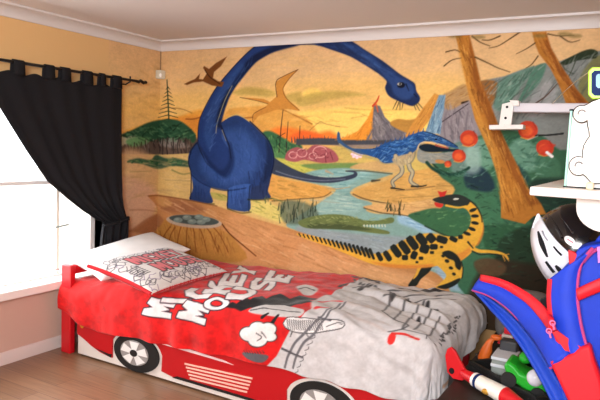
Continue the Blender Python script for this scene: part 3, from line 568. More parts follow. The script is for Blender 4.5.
S("557f54",7,0.8,10,4,"2770 1125 2794 1135")
S("27493a",7,0.8,10,4,"2444 1186 2477 1188")
S("6f9a64",7,0.8,10,4,"2601 1213 2640 1219")
S("2c5a40",7,0.8,10,4,"2541 1177 2556 1189")
S("2c3c30",7,0.8,11,7,"2521 1108 2632 1070 2746 1041")
S("2c4434",7,1,12,10,"2544 1554 2604 1509 2675 1489 2757 1504 2796 1533")
F("cf9040",10,0,1,"2334 1734 2385 1829 2459 1941 2531 2036 2571 2021 2546 1926 2504 1850 2449 1772 2392 1722")
D("e8b050 a86c2c c89038",40,56,7,60,12,0.6,326,"2350 1741 2460 1926 2542 2030 2564 1983 2487 1812")
F("6f93ac",8,0,0.95,"2480 1763 2508 1850 2537 1945 2563 2024 2610 2024 2604 1927 2590 1851 2592 1757")
D("3f6890 a8c4d0 2f5078 88b0c4",60,62,6,75,10,0.7,328,"2485 1769 2537 1942 2567 2021 2606 2021 2592 1766")
F("8a9aa0",34,1,0.5,"2670 1684 2779 1743 2855 1709 2867 1525 2759 1481 2681 1514")
F("9cc0b0",34,1,0.5,"2784 1669 2858 1663 2876 1525 2814 1503 2772 1576")
F("b8a06c",11,1,1,"2391 1732 2451 1743 2485 1677 2438 1637 2401 1577 2337 1550 2322 1593")
F("3a5c86",8,1,1,"1799 1752 1797 1694 1827 1653 1893 1627 1972 1597 2039 1588 2116 1587 2124 1640 2059 1627 1992 1633 1925 1636 1854 1671 1825 1705 1818 1740")
F("2a5692",7,1,1,"1993 1627 2102 1639 2186 1680 2269 1701 2331 1715 2370 1743 2414 1758 2469 1773 2559 1752 2649 1715 2712 1678 2717 1665 2671 1671 2593 1689 2523 1701 2470 1696 2440 1660 2398 1619 2338 1599 2270 1547 2186 1534 2132 1568 2061 1585")
D("1d4480 4c88c8 3870b4 7aa8cc 16345c",130,44,8,20,40,0.7,334,"2081 1622 2187 1670 2371 1731 2470 1761 2454 1695 2337 1605 2270 1555 2185 1546 2116 1591")
S("2a5490",5,1,11,4,"2116 1632 2125 1660")
S("2a5490",5,1,11,4,"2149 1651 2158 1679")
S("2a5490",5,1,10,4,"2182 1672 2191 1700")
S("2a5490",5,1,10,4,"2220 1683 2229 1711")
S("2a5490",5,1,10,4,"2257 1693 2266 1720")
S("2a5490",5,1,10,4,"2294 1702 2303 1729")
S("2a5490",5,1,10,4,"2327 1711 2336 1738")
S("2a5490",5,1,10,4,"2359 1729 2367 1757")
S("2a5490",5,1,10,4,"2390 1746 2399 1773")
S("2a5490",5,1,10,4,"2426 1754 2435 1782")
S("2a5490",5,1,10,4,"2462 1767 2470 1794")
S("a8a070",7,0.9,10,10,"1818 1661 1894 1619 1972 1589 2053 1572 2129 1556 2186 1530 2262 1538")
F("8a8f88",7,1,1,"2441 1648 2498 1628 2597 1628 2711 1640 2705 1614 2658 1578 2592 1555 2483 1550 2433 1582")
D("6c7470 b0a890 9c9480",40,35,7,-5,20,0.6,348,"2449 1618 2693 1624 2639 1577 2463 1556")
F("1c2c3a",7,1,1,"2440 1660 2471 1682 2522 1686 2594 1668 2672 1657 2721 1659 2714 1644 2635 1637 2542 1629 2478 1634")
S("c8b48c",6,1,10,6,"2433 1648 2447 1683 2494 1702 2553 1695 2613 1676")
S("b04c3c",5,1,11,6,"2562 1680 2613 1668 2652 1661")
D("5c90c0 24487c 8ab4d0 16345c",50,41,6,-18,15,0.7,352,"2480 1762 2560 1745 2669 1699 2699 1674 2592 1692 2493 1708")
F("10141a",4,1,1,"2570 1716 2567 1713 2561 1713 2555 1716 2553 1720 2557 1723 2563 1724 2568 1721")
S("1a2838",4,0.8,6,6,"2469 1773 2560 1750 2649 1713 2714 1676")
F("c08448",7,1,1,"2635 1564 2624 1556 2599 1554 2574 1560 2564 1571 2576 1579 2601 1581 2625 1575")
F("c86a38",7,1,1,"2678 1554 2672 1542 2658 1537 2643 1541 2636 1552 2641 1564 2656 1570 2671 1566")
S("24483c",10,1,24,18,"2507 1555 2549 1518 2606 1491 2683 1480 2758 1504 2802 1536")
D("1f4034 3c7058 5c9480",40,34,8,-5,20,0.6,358,"2554 1536 2682 1495 2793 1530 2796 1483 2646 1459")
S("5a6468",7,1,38,25,"2272 1590 2299 1548 2327 1504 2321 1464 2285 1432 2258 1403 2272 1372")
S("b4a884",7,1,27,13,"2272 1590 2299 1548 2327 1504 2321 1464 2285 1432 2258 1403 2272 1372")
S("5a6468",7,1,38,25,"2382 1611 2374 1552 2385 1507 2407 1479 2394 1423 2420 1398 2449 1386")
S("b4a884",7,1,26,13,"2382 1611 2374 1552 2385 1507 2407 1479 2394 1423 2420 1398 2449 1386")
F("b4a078",11,1,0.9,"2248 1569 2321 1600 2399 1612 2410 1561 2370 1540 2326 1522 2280 1527")
D("d8c898 8c8468 6c7470",34,29,7,-60,40,0.6,364,"2248 1565 2399 1604 2394 1553 2301 1520")
S("8a8468",6,1,14,7,"2418 1624 2413 1585 2394 1553 2374 1540")
S("2c2a26",6,1,13,7,"2252 1358 2290 1357 2353 1353")
S("2c2a26",6,1,13,7,"2405 1381 2474 1386 2513 1396")
S("5c4c34",7,0.6,7,5,"2291 1343 2414 1358 2573 1393")
F("c8442c",7,1,1,"2847 1713 2819 1682 2773 1679 2736 1708 2730 1751 2759 1783 2804 1785 2841 1756")
F("e86a34",13,1,0.8,"2819 1727 2810 1705 2785 1696 2759 1704 2747 1725 2756 1747 2781 1756 2807 1748")
S("e0a040",5,0.8,8,4,"2749 1685 2793 1678 2827 1697")
S("8a2a20",7,0.7,8,4,"2816 1781 2840 1740")
F("c8442c",7,1,1,"2775 1597 2753 1572 2717 1570 2688 1592 2683 1626 2705 1651 2741 1653 2770 1631")
F("e86a34",14,1,0.8,"2753 1608 2746 1591 2726 1583 2705 1589 2696 1605 2703 1622 2723 1630 2744 1624")
S("e0a040",5,0.8,8,4,"2698 1574 2732 1569 2760 1584")
S("8a2a20",7,0.7,8,4,"2750 1650 2769 1618")
F("c8442c",7,1,1,"2680 1546 2669 1533 2651 1532 2636 1543 2633 1560 2645 1573 2663 1574 2678 1563")
F("e86a34",14,1,0.8,"2669 1551 2666 1543 2655 1539 2645 1542 2640 1550 2644 1559 2654 1563 2664 1560")
S("e0a040",6,0.8,8,4,"2641 1534 2658 1531 2672 1539")
S("8a2a20",7,0.7,8,4,"2668 1573 2677 1557")
F("c8442c",6,1,1,"3221 1778 3193 1745 3147 1742 3110 1773 3103 1819 3132 1852 3178 1854 3215 1823")
F("e86a34",13,1,0.8,"3193 1793 3184 1770 3159 1760 3133 1768 3120 1791 3129 1814 3155 1824 3181 1815")
S("e0a040",5,0.8,8,4,"3123 1749 3167 1741 3202 1761")
S("8a2a20",6,0.7,7,4,"3189 1850 3214 1806")
F("c8442c",6,1,1,"3325 1670 3301 1639 3260 1637 3227 1664 3221 1705 3246 1735 3287 1737 3319 1710")
F("e86a34",12,1,0.8,"3301 1682 3293 1662 3271 1652 3247 1660 3236 1680 3244 1700 3266 1710 3290 1702")
S("e0a040",5,0.8,7,4,"3239 1643 3277 1636 3308 1654")
S("8a2a20",6,0.7,7,4,"3297 1733 3318 1694")
F("cf3c2c",7,1,0.7,"3238 1686 3289 1713 3337 1708 3298 1675 3271 1636")
S("e8e8e8",5,1,18,18,"3287 1659 3319 1635")
S("2a2c2c",4,1,11,11,"3214 1764 3297 1770 3372 1781")
S("c8ccc8",5,0.6,7,5,"3167 1734 3226 1762")
F("b4762f",7,0,1,"2647 2432 2682 2325 2717 2204 2769 2023 2821 1857 2881 1745 2934 1641 2981 1530 3014 1426 3028 1307 3035 1215 3112 1202 3188 1190 3239 1247 3311 1267 3276 1329 3183 1431 3111 1570 3046 1685 2988 1794 2919 1950 2843 2102 2793 2267 2742 2427")
F("8a5022",19,0,0.75,"2742 2427 2793 2267 2843 2102 2919 1950 2988 1794 3046 1685 3111 1570 3183 1431 3276 1329 3210 1310 3106 1472 3027 1599 2953 1741 2876 1911 2805 2089 2754 2256")
F("d09440",20,1,0.7,"2675 2325 2716 2310 2769 2123 2835 1937 2927 1740 2989 1597 3047 1402 3045 1256 3016 1400 2949 1608 2843 1824 2761 2043")
S("6a3e1c",5,0.6,7,3,"2786 2060 2810 2001")
S("6a3e1c",5,0.6,7,3,"2907 1757 2919 1725")
S("6a3e1c",5,0.6,7,3,"2816 1988 2832 1955")
S("6a3e1c",5,0.6,7,3,"2878 1803 2898 1772")
S("6a3e1c",5,0.6,7,3,"2930 1715 2943 1681")
S("7a4a20",5,0.6,7,3,"2937 1716 2955 1667")
S("6a3e1c",5,0.6,6,3,"3042 1401 3061 1360")
S("7a4a20",5,0.6,7,3,"2825 2044 2836 1989")
S("d8a050",5,0.6,6,3,"3059 1388 3077 1347")
S("d8a050",5,0.6,6,3,"3072 1370 3093 1319")
S("d8a050",5,0.6,6,3,"3032 1458 3051 1410")
S("7a4a20",5,0.6,7,3,"2772 2103 2791 2045")
S("7a4a20",5,0.6,7,3,"2852 1943 2870 1896")
S("7a4a20",5,0.6,7,3,"2972 1614 2986 1586")
S("7a4a20",5,0.6,6,3,"3088 1347 3105 1319")
S("7a4a20",5,0.6,7,3,"2981 1553 3001 1520")
S("d8a050",5,0.6,7,3,"2987 1532 3009 1490")
S("d8a050",5,0.6,7,3,"2856 1936 2868 1908")
S("d8a050",5,0.6,7,3,"2938 1665 2949 1630")
S("d8a050",5,0.6,7,3,"2986 1546 2997 1504")
S("7a4a20",5,0.6,7,3,"2922 1825 2940 1776")
S("6a3e1c",5,0.6,7,3,"2822 2036 2838 1984")
S("6a3e1c",5,0.6,6,3,"3094 1281 3116 1225")
S("d8a050",5,0.6,7,3,"2711 2337 2734 2295")
S("7a4a20",5,0.6,7,3,"2797 2061 2807 2031")
S("6a3e1c",5,0.6,7,3,"2985 1541 2997 1488")
D("7a4a1c d8983c 9a6024 e0a850 643a18",190,72,7,-70,10,0.5,422,"2664 2392 2738 2388 2869 2023 3003 1762 3258 1321 3045 1256 2917 1693 2775 2043")
F("b4752e",7,0,1,"3142 2418 3165 2342 3194 2279 3266 2189 3333 2070 3376 1965 3511 1965 3432 2051 3335 2193 3262 2313 3225 2414")
F("84481c",15,0,0.75,"3225 2414 3262 2313 3335 2193 3432 2051 3500 1965 3444 1965 3366 2088 3275 2226 3226 2327")
D("7a441c c8863c 8a5224 d89848",90,60,7,-58,10,0.5,425,"3162 2392 3227 2389 3336 2187 3477 1977 3375 1977 3265 2202")
S("3c2c20",7,1,13,7,"2726 1970 2765 1983")
S("5a4428",5,0.9,10,5,"2792 2274 2880 2232 2947 2198 3025 2170")
S("5a4428",5,0.9,10,4,"3068 2422 2997 2375 2937 2340 2880 2329")
S("5a4428",5,0.9,9,4,"3165 2348 3113 2313 3054 2284")
S("5a4428",5,0.9,9,4,"3189 2266 3156 2217 3122 2193")
S("5a4428",5,0.9,10,5,"2593 2315 2654 2326 2689 2311")
S("5a4428",5,0.9,10,5,"2586 2221 2638 2259 2699 2271")
S("5a4428",5,0.9,10,5,"2763 2413 2818 2371 2885 2342")
S("5a4428",5,0.9,10,5,"2945 2404 2883 2381 2831 2384")
S("5a4428",5,0.9,9,4,"3238 2401 3309 2385 3389 2386")
S("5a4428",5,0.9,9,4,"3309 2385 3370 2345 3425 2354")
F("7a6a3c",17,1,0.6,"2696 2417 2683 2408 2649 2406 2615 2411 2600 2422 2614 2430 2647 2432 2681 2427")
F("7a6a3c",16,1,0.6,"2849 2402 2836 2394 2804 2391 2771 2397 2757 2407 2770 2415 2802 2418 2835 2412")
F("7a6a3c",15,1,0.6,"3377 2393 3366 2385 3338 2383 3309 2388 3297 2397 3308 2406 3336 2408 3365 2402")
F("7a6a3c",15,1,0.6,"3233 2389 3222 2380 3193 2378 3163 2383 3150 2393 3161 2401 3191 2403 3220 2398")
F("7a6a3c",15,1,0.6,"3435 2378 3424 2370 3396 2368 3368 2373 3355 2382 3366 2390 3394 2392 3423 2387")
F("b8814e",13,1,1,"-125 1129 -23 1138 99 1131 322 1122 515 1106 679 1090 861 1055 1025 1028 1224 998 1416 969 1618 935 1797 885 2001 849 2196 836 2368 822 2541 802 2652 767 2729 665 2742 468 -434 65 -459 718 -380 787 -264 845 -118 903 -5 967 -34 1052")
F("c98f5c",67,1,0.8,"820 1034 1127 996 1510 923 1867 839 2278 772 2582 728 2591 585 953 312 776 806")
F("d0a070",47,1,0.5,"1514 851 1870 793 2279 758 2583 714 2663 597 1531 490")
F("8f5c40",41,1,0.7,"27 1116 380 1100 561 1045 384 1002 152 981 30 1024")
F("c89a5a",26,1,0.7,"-23 1115 100 1113 173 1064 78 1029 -8 1059")
F("a06844",21,1,0.8,"-449 803 -312 850 -144 923 8 958 83 873 -90 782 -311 823")
F("c99068",31,1,0.8,"-461 821 -215 795 -63 724 -208 542 -456 579")
S("9a6a4c",13,0.6,13,9,"-339 1018 -146 1005 7 976")
S("6c4428",10,0.7,10,8,"-125 1129 99 1126 380 1113 679 1090")
F("b5803c",20,1,0.95,"105 921 178 883 365 875 611 892 741 889 881 818 940 637 -208 542 -88 727 35 850")
D("d8a878 9a683c c08c58 a87848 e0b888",240,124,13,-14,10,0.45,452,"-99 1092 381 1091 681 1056 1510 923 2198 806 2625 735 2633 607 1531 490 891 819 770 961 31 979")
D("8c5428 d89850 b07434 6c3c1c",110,92,12,-80,25,0.5,453,"130 896 741 871 917 694 -147 569 11 829")
S("7c4620",11,0.75,14,8,"214 859 164 772 114 619")
S("7c4620",10,0.75,14,8,"284 867 258 782 233 634")
S("7c4620",10,0.75,13,8,"354 874 351 793 350 648")
S("7c4620",10,0.75,13,8,"422 881 442 803 463 663")
S("7c4620",10,0.75,13,8,"489 888 536 814 586 678")
S("7c4620",10,0.75,13,8,"567 896 635 825 705 693")
S("7c4620",10,0.75,13,8,"643 904 727 835 812 707")
S("7c4620",11,0.75,14,9,"155 853 86 763 17 607")
S("6c3c1c",9,1,15,9,"739 940 826 863 975 778 1099 709")
F("b09a84",12,1,1,"738 941 647 898 427 873 200 882 107 921 207 966 436 989 653 978")
F("4c5450",10,1,1,"705 953 624 920 428 902 226 907 142 936 231 969 434 987 628 980")
F("75827a",10,1,1,"301 932 286 913 248 903 210 906 194 921 209 939 247 950 285 946")
F("94a094",12,1,0.7,"259 935 252 928 236 924 219 925 212 930 219 936 235 940 252 940")
F("75827a",10,1,1,"403 964 388 946 352 936 314 939 298 954 313 972 350 982 387 979")
F("94a094",12,1,0.7,"362 967 355 961 339 957 323 958 316 963 323 969 339 973 355 972")
F("75827a",10,1,1,"461 934 446 916 410 906 372 909 357 924 371 941 408 952 445 949")
F("94a094",12,1,0.7,"420 937 414 931 398 927 381 928 375 933 381 939 397 943 413 942")
F("75827a",10,1,1,"537 981 523 964 487 953 450 957 435 971 449 989 485 999 522 996")
F("94a094",12,1,0.7,"497 984 491 978 475 974 459 975 452 980 459 986 474 990 490 989")
F("75827a",10,1,1,"615 967 601 949 565 939 529 942 514 957 528 974 564 985 599 981")
F("94a094",12,1,0.7,"575 970 569 964 553 960 538 961 531 966 537 972 553 976 568 975")
F("75827a",10,1,1,"561 940 547 922 511 912 474 915 459 929 473 947 509 957 545 954")
F("94a094",12,1,0.7,"521 943 514 936 499 933 483 933 476 938 483 944 498 948 514 948")
F("5c6a58",26,1,0.8,"1313 1153 1423 1203 1606 1171 1663 1097 1506 1018 1357 1019")
S("7a8870",7,0.85,10,5,"1490 1031 1478 1120")
S("2c3a30",7,0.85,10,5,"1476 1140 1497 1220")
S("3a4438",7,0.85,10,5,"1451 1048 1446 1105")
S("7a8870",7,0.85,10,5,"1604 1154 1621 1202")
S("7a8870",7,0.85,10,5,"1639 1068 1630 1110")
S("2c3a30",7,0.85,10,5,"1446 1029 1441 1093")
S("2c3a30",7,0.85,10,5,"1399 1130 1379 1206")
S("7a8870",7,0.85,10,5,"1531 1129 1530 1186")
S("3a4438",7,0.85,10,5,"1585 1054 1602 1140")
S("4a5c44",7,0.85,10,5,"1534 1032 1547 1076")
S("4a5c44",7,0.85,10,5,"1568 1094 1576 1151")
S("4a5c44",7,0.85,11,5,"1319 1009 1305 1072")
S("7a8870",7,0.85,10,5,"1402 1104 1400 1157")
S("2c3a30",7,0.85,10,5,"1479 1058 1466 1106")
S("3a4438",7,0.85,10,5,"1379 1018 1383 1084")
S("3a4438",7,0.85,10,5,"1424 1041 1410 1091")
S("2c3a30",7,0.85,11,5,"1331 1086 1325 1147")
S("2c3a30",7,0.85,10,5,"1594 1128 1606 1191")
S("3a4438",7,0.85,10,5,"1453 1074 1443 1155")
S("7a8870",7,0.85,10,5,"1484 1071 1468 1137")
S("4a5c44",7,0.85,10,5,"1534 1039 1515 1127")
S("3a4438",7,0.85,10,5,"1443 1058 1464 1147")
S("2c3a30",7,0.85,10,5,"1615 1153 1612 1234")
S("3a4438",7,0.85,10,5,"1597 1032 1576 1091")
S("3a4438",7,0.85,10,5,"1640 1054 1662 1109")
S("2c3a30",7,0.85,10,5,"1337 1111 1359 1194")
S("3a4438",7,0.85,10,5,"1539 1052 1521 1133")
S("2c3a30",7,0.85,11,5,"1296 1111 1305 1170")
S("3a4438",7,0.85,10,5,"1345 1099 1357 1147")
S("4a5c44",7,0.85,11,5,"1325 1062 1322 1115")
S("7a8870",7,0.85,10,5,"1518 1146 1542 1203")
S("4a5c44",7,0.85,10,5,"1419 1030 1420 1084")
S("7a8870",7,0.85,10,5,"1394 1012 1375 1062")
S("2c3a30",7,0.85,10,5,"1624 1075 1613 1150")
S("2c3a30",7,0.85,10,5,"1635 1129 1644 1208")
S("2c3a30",7,0.85,10,5,"1433 1089 1447 1171")
S("4a5c44",7,0.85,10,5,"1484 1118 1476 1203")
S("7a8870",7,0.85,10,5,"1383 1107 1366 1180")
S("3a4438",7,0.85,10,5,"1527 1034 1524 1110")
S("3a4438",7,0.85,10,5,"1643 1140 1626 1179")
S("3c3a28",5,0.85,7,4,"2299 1192 2284 1236")
S("3c3a28",5,0.85,7,4,"2316 1199 2331 1264")
S("5a5838",5,0.85,7,4,"2257 1202 2236 1253")
S("5a5838",5,0.85,7,4,"2265 1191 2261 1224")
S("5a5838",5,0.85,7,4,"2218 1204 2234 1240")
S("5a5838",5,0.85,7,4,"2354 1209 2362 1250")
S("5a5838",5,0.85,7,4,"2329 1214 2315 1261")
S("5a5838",5,0.85,7,4,"2276 1195 2255 1238")
S("3c3a28",5,0.85,7,4,"2333 1175 2325 1220")
S("3c3a28",5,0.85,7,4,"2329 1215 2335 1277")
S("3c3a28",5,0.85,7,4,"2259 1197 2247 1251")
S("3c3a28",5,0.85,7,4,"2256 1196 2261 1248")
S("3c3a28",5,0.85,7,4,"2333 1164 2312 1200")
S("5a5838",5,0.85,7,4,"2282 1159 2290 1222")
S("5a5838",5,0.85,7,4,"2331 1211 2316 1268")
S("3c3a28",5,0.85,7,4,"2322 1170 2324 1212")
S("3c3a28",5,0.85,7,4,"2256 1191 2254 1235")
S("3c3a28",5,0.85,7,4,"2232 1186 2228 1235")
S("3c3a28",5,0.85,7,4,"2232 1185 2249 1226")
S("5a5838",5,0.85,7,4,"2219 1203 2234 1270")
S("5a5838",5,0.85,7,4,"2233 1203 2234 1257")
S("3c3a28",5,0.85,7,4,"2323 1169 2332 1210")
S("5a6a40",7,0.7,9,4,"1177 1169 1166 1191")
S("5a6a40",7,0.7,9,4,"1198 1175 1187 1198")
S("5a6a40",7,0.7,9,4,"1261 1180 1244 1201")
S("5a6a40",7,0.7,9,4,"1173 1156 1178 1176")
S("5a6a40",7,0.7,9,4,"1201 1183 1180 1219")
S("5a6a40",7,0.7,9,4,"1171 1160 1164 1197")
S("5a6a40",7,0.7,9,4,"1170 1179 1172 1216")
S("5a6a40",7,0.7,9,4,"1165 1178 1164 1199")
S("5a6a40",7,0.7,9,4,"1222 1148 1227 1165")
S("5a6a40",7,0.7,9,4,"1226 1152 1220 1169")
F("6c7a48",8,1,1,"1487 1032 1593 1083 1724 1115 1852 1127 1953 1121 2036 1103 2164 1112 2256 1143 2288 1135 2274 1104 2166 1082 2038 1061 2136 1053 2247 1042 2248 1020 2122 1014 1942 1017 1773 1007 1561 992")
F("4a5638",12,1,0.8,"1596 1028 1814 1050 1990 1053 2121 1036 1942 1017 1773 1007 1597 996")
S("d8d8c0",4,1,7,4,"2054 1067 2058 1052")
S("d8d8c0",4,1,7,4,"2079 1069 2082 1055")
S("d8d8c0",4,1,7,4,"2103 1072 2106 1057")
S("d8d8c0",4,1,7,4,"2126 1074 2130 1060")
S("d8d8c0",4,1,7,4,"2150 1077 2153 1062")
S("d8d8c0",4,1,7,4,"2174 1079 2177 1065")
S("d8d8c0",4,1,7,4,"2197 1082 2201 1067")
S("d8d8c0",4,1,7,4,"2221 1084 2224 1070")
S("8f9a60",6,0.8,10,7,"1646 1088 1664 1078")
S("8f9a60",6,0.8,10,7,"1681 1091 1699 1081")
S("8f9a60",6,0.8,10,7,"1716 1095 1734 1085")
S("8f9a60",6,0.8,10,7,"1751 1098 1769 1088")
S("8f9a60",6,0.8,10,7,"1785 1101 1803 1091")
S("8f9a60",6,0.8,10,6,"1819 1104 1837 1095")
S("8f9a60",6,0.8,10,6,"1853 1108 1870 1098")
S("8f9a60",6,0.8,10,6,"1887 1111 1904 1101")
S("8f9a60",6,0.8,10,6,"1920 1114 1937 1104")
S("8f9a60",6,0.8,9,6,"1953 1117 1970 1108")
S("8f9a60",6,0.8,9,6,"1986 1120 2003 1111")
D("4c5a34 8a9a5c 5c6c3c a0ac6c",70,40,8,0,25,0.6,571,"1550 1047 1724 1103 1937 1108 2257 1132 2022 1056 1597 1004")
F("2b302c",7,1,1,"2464 842 2588 859 2578 793 2516 726 2483 670 2423 661 2457 724 2490 787")
F("d9a436",7,1,1,"2472 843 2530 851 2505 789 2485 743 2457 717 2483 786")
F("d9a436",7,1,1,"1473 935 1600 941 1777 918 1949 888 2090 864 2194 869 2270 912 2358 982 2453 1032 2561 1062 2669 1053 2759 1060 2824 1118 2839 1196 2808 1248 2766 1271 2811 1309 2852 1292 2903 1229 2925 1150 2914 1067 2879 1001 2849 949 2784 892 2702 860 2576 821 2445 796 2278 780 2135 783 1969 821 1798 862 1602 898")
F("cf7a34",15,1,0.8,"2134 798 2292 804 2466 820 2589 844 2590 823 2445 792 2278 776")
F("cf7f34",17,1,0.75,"2699 916 2793 956 2871 1021 2836 940 2771 883 2688 858")
F("d07a34",8,1,0.7,"2885 1009 2918 1108 2920 1176 2931 1110 2910 1032")
F("d9a436",7,1,1,"2568 942 2667 961 2753 937 2799 873 2805 783 2740 717 2657 682 2628 685 2694 767 2663 812 2602 860")
F("2b302c",7,1,1,"2655 931 2703 955 2761 931 2795 879 2788 829 2756 846 2743 886 2700 898")
S("2b302c",5,1,9,7,"2795 886 2809 832 2805 776")
F("2b302c",7,1,1,"2635 686 2711 726 2792 774 2774 729 2700 682")
F("2b302c",6,1,1,"2710 876 2703 868 2690 867 2680 874 2678 883 2685 891 2698 892 2708 886")
F("2b302c",6,1,1,"2740 831 2733 825 2722 824 2712 829 2710 838 2717 845 2728 846 2738 840")
F("2b302c",6,1,1,"2762 793 2756 786 2746 785 2737 790 2735 799 2741 805 2752 806 2760 801")
F("2b302c",6,1,1,"2676 908 2670 902 2661 901 2653 906 2651 914 2657 920 2666 921 2674 916")
S("d9a436",5,1,27,11,"2859 992 2907 977 2967 981 3032 982 3078 971 3099 947")
S("2b302c",5,1,9,5,"2861 971 2916 954 2981 966 3046 967 3086 952")
S("2b302c",5,1,14,8,"2830 1029 2866 992")
S("c88c34",4,1,7,4,"3072 971 3103 981")
S("c88c34",4,1,7,4,"3078 965 3106 935")
S("c88c34",4,1,7,4,"3066 963 3081 931")
S("2b302c",6,1,12,10,"1500 940 1516 922")
S("2b302c",6,1,13,10,"1539 937 1555 917")
S("2b302c",6,1,14,11,"1576 935 1594 912")
S("2b302c",6,1,15,12,"1614 932 1633 907")
S("2b302c",6,1,16,13,"1652 929 1671 901")
S("2b302c",6,1,17,14,"1689 927 1709 896")
S("2b302c",6,1,18,14,"1725 924 1747 891")
S("2b302c",6,1,19,15,"1762 921 1785 885")
S("2b302c",6,1,20,16,"1798 918 1822 880")
S("2b302c",6,1,21,17,"1834 915 1859 874")
S("2b302c",6,1,22,17,"1870 911 1896 868")
S("2b302c",6,1,23,18,"1906 908 1932 863")
S("2b302c",6,1,24,19,"1941 905 1969 857")
S("2b302c",6,1,24,20,"1976 901 2004 851")
S("2b302c",6,1,25,20,"2010 898 2040 845")
S("2b302c",5,1,26,21,"2045 894 2076 839")
S("2b302c",5,1,27,22,"2079 890 2111 833")
S("2b302c",5,1,28,22,"2113 886 2146 827")
F("2b302c",6,0,1,"2162 855 2161 870 2182 883 2195 876 2221 838 2222 823 2201 810 2187 817")
F("2b302c",6,0,1,"2219 865 2217 882 2239 899 2256 892 2288 851 2290 834 2268 817 2252 824")
F("2b302c",6,0,1,"2273 909 2269 930 2296 953 2316 946 2360 897 2365 877 2338 854 2317 861")
F("2b302c",6,0,1,"2334 943 2329 965 2357 989 2379 981 2425 930 2430 908 2402 884 2380 892")
F("2b302c",6,0,1,"2391 983 2386 1005 2415 1030 2437 1022 2483 970 2488 948 2460 923 2438 930")
F("2b302c",6,0,1,"2459 1009 2455 1030 2484 1056 2505 1052 2545 1009 2549 989 2520 962 2500 966")
F("2b302c",6,0,1,"2534 1018 2532 1034 2559 1063 2576 1063 2607 1034 2608 1018 2581 990 2565 990")
F("2b302c",6,0,1,"2614 1049 2631 1055 2680 1045 2692 1033 2684 1002 2667 995 2618 1005 2606 1017")
F("2b302c",6,0,1,"2707 1058 2720 1060 2753 1047 2760 1037 2751 1017 2739 1015 2705 1028 2698 1038")
F("2b302c",6,0,1,"2759 1065 2765 1071 2786 1074 2793 1069 2794 1051 2788 1045 2767 1042 2760 1047")
F("2b302c",6,0,1,"2363 874 2371 882 2402 886 2411 880 2413 856 2404 847 2374 843 2364 849")
F("2b302c",6,0,1,"2438 915 2451 923 2479 915 2483 902 2469 865 2457 857 2429 865 2425 878")
F("2b302c",6,0,1,"2501 975 2517 985 2559 975 2567 960 2555 918 2539 909 2497 918 2488 933")
F("2b302c",6,0,1,"2565 977 2575 986 2611 990 2622 984 2623 959 2613 950 2577 945 2566 952")
F("2b302c",6,0,1,"2490 881 2495 886 2517 889 2523 885 2524 869 2518 864 2497 861 2491 865")
F("2b302c",6,0,1,"2568 931 2574 935 2593 938 2598 935 2599 921 2594 916 2575 914 2569 917")
F("2b302c",6,0,1,"2637 977 2641 980 2656 982 2660 979 2661 969 2657 966 2642 964 2638 967")
F("2b302c",6,0,1,"2468 846 2472 850 2485 852 2489 849 2490 839 2486 835 2473 833 2469 836")
F("2b302c",5,1,1,"2845 1080 2835 1074 2815 1075 2798 1083 2793 1094 2803 1100 2822 1099 2840 1091")
F("2b302c",5,1,1,"2876 1115 2866 1108 2847 1109 2830 1118 2825 1128 2834 1135 2854 1133 2871 1125")
F("2b302c",5,1,1,"2894 1162 2886 1154 2866 1152 2848 1157 2841 1166 2850 1174 2869 1176 2887 1171")
F("2b302c",5,1,1,"2891 1214 2884 1205 2865 1200 2846 1201 2838 1209 2845 1219 2864 1224 2883 1222")
F("2b302c",5,1,1,"2873 1263 2869 1252 2853 1240 2834 1235 2824 1240 2828 1251 2843 1262 2862 1267")
S("2b302c",7,1,11,7,"2817 1317 2867 1280 2904 1222 2914 1176")
F("333a36",7,1,1,"2564 1300 2602 1320 2657 1337 2726 1349 2781 1341 2824 1311 2799 1274 2731 1268 2661 1273 2597 1281")
F("c4c4b8",4,1,1,"2747 1320 2742 1314 2729 1310 2715 1309 2709 1313 2714 1319 2727 1323 2741 1323")
S("d9a436",6,1,14,10,"2662 1266 2746 1259 2799 1274")
F("c8352c",6,0,1,"2595 1362 2628 1357 2662 1370 2650 1331 2616 1321")
F("c8352c",6,1,1,"2579 1280 2619 1276 2644 1271 2628 1249 2592 1253")
'''
run(cv,MURAL)  # dark brown at the lower right includes painted shadow behind the backpack
cv.img=np.clip((cv.img-.5)*1.13+.485,0.02,1); lum=cv.img.mean(-1,keepdims=True); cv.img=np.clip(lum+(cv.img-lum)*.86,0.01,1); cv.grain(.03,120,1); cv.grain(.022,16,2,1.8,1); cv.grain(.035,7,4,1.6,1)
k0=120
xs=(cv.x0+np.arange(cv.nx)*cv.st)/1000; zs=(cv.y0+np.arange(cv.ny)*cv.st)/1000
def wallmesh(name,P,C,boxes,bcol):
    me=gridmesh(name,P,C); me2=bpy.data.meshes.new('t'); bm=B()
    for b in boxes: box(bm,*b)
    bm.to_mesh(me2); bm.free()
    setcol(me2,np.repeat(np.array([hx(c) if isinstance(c,str) else c for c in bcol]),8,0))
    bm=B(); bm.from_mesh(me); bm.from_mesh(me2); bm.to_mesh(me); bm.free(); return me
X,Z=np.meshgrid(xs[k0:],zs)
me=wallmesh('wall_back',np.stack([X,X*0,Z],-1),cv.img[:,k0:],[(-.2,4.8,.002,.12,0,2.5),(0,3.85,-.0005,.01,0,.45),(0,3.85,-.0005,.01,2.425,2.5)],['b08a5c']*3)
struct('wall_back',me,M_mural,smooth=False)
Yg,Z=np.meshgrid(xs[:k0+1],zs)
WY0,WY1,WZ0,WZ1=-2.75,-.64,.53,1.96
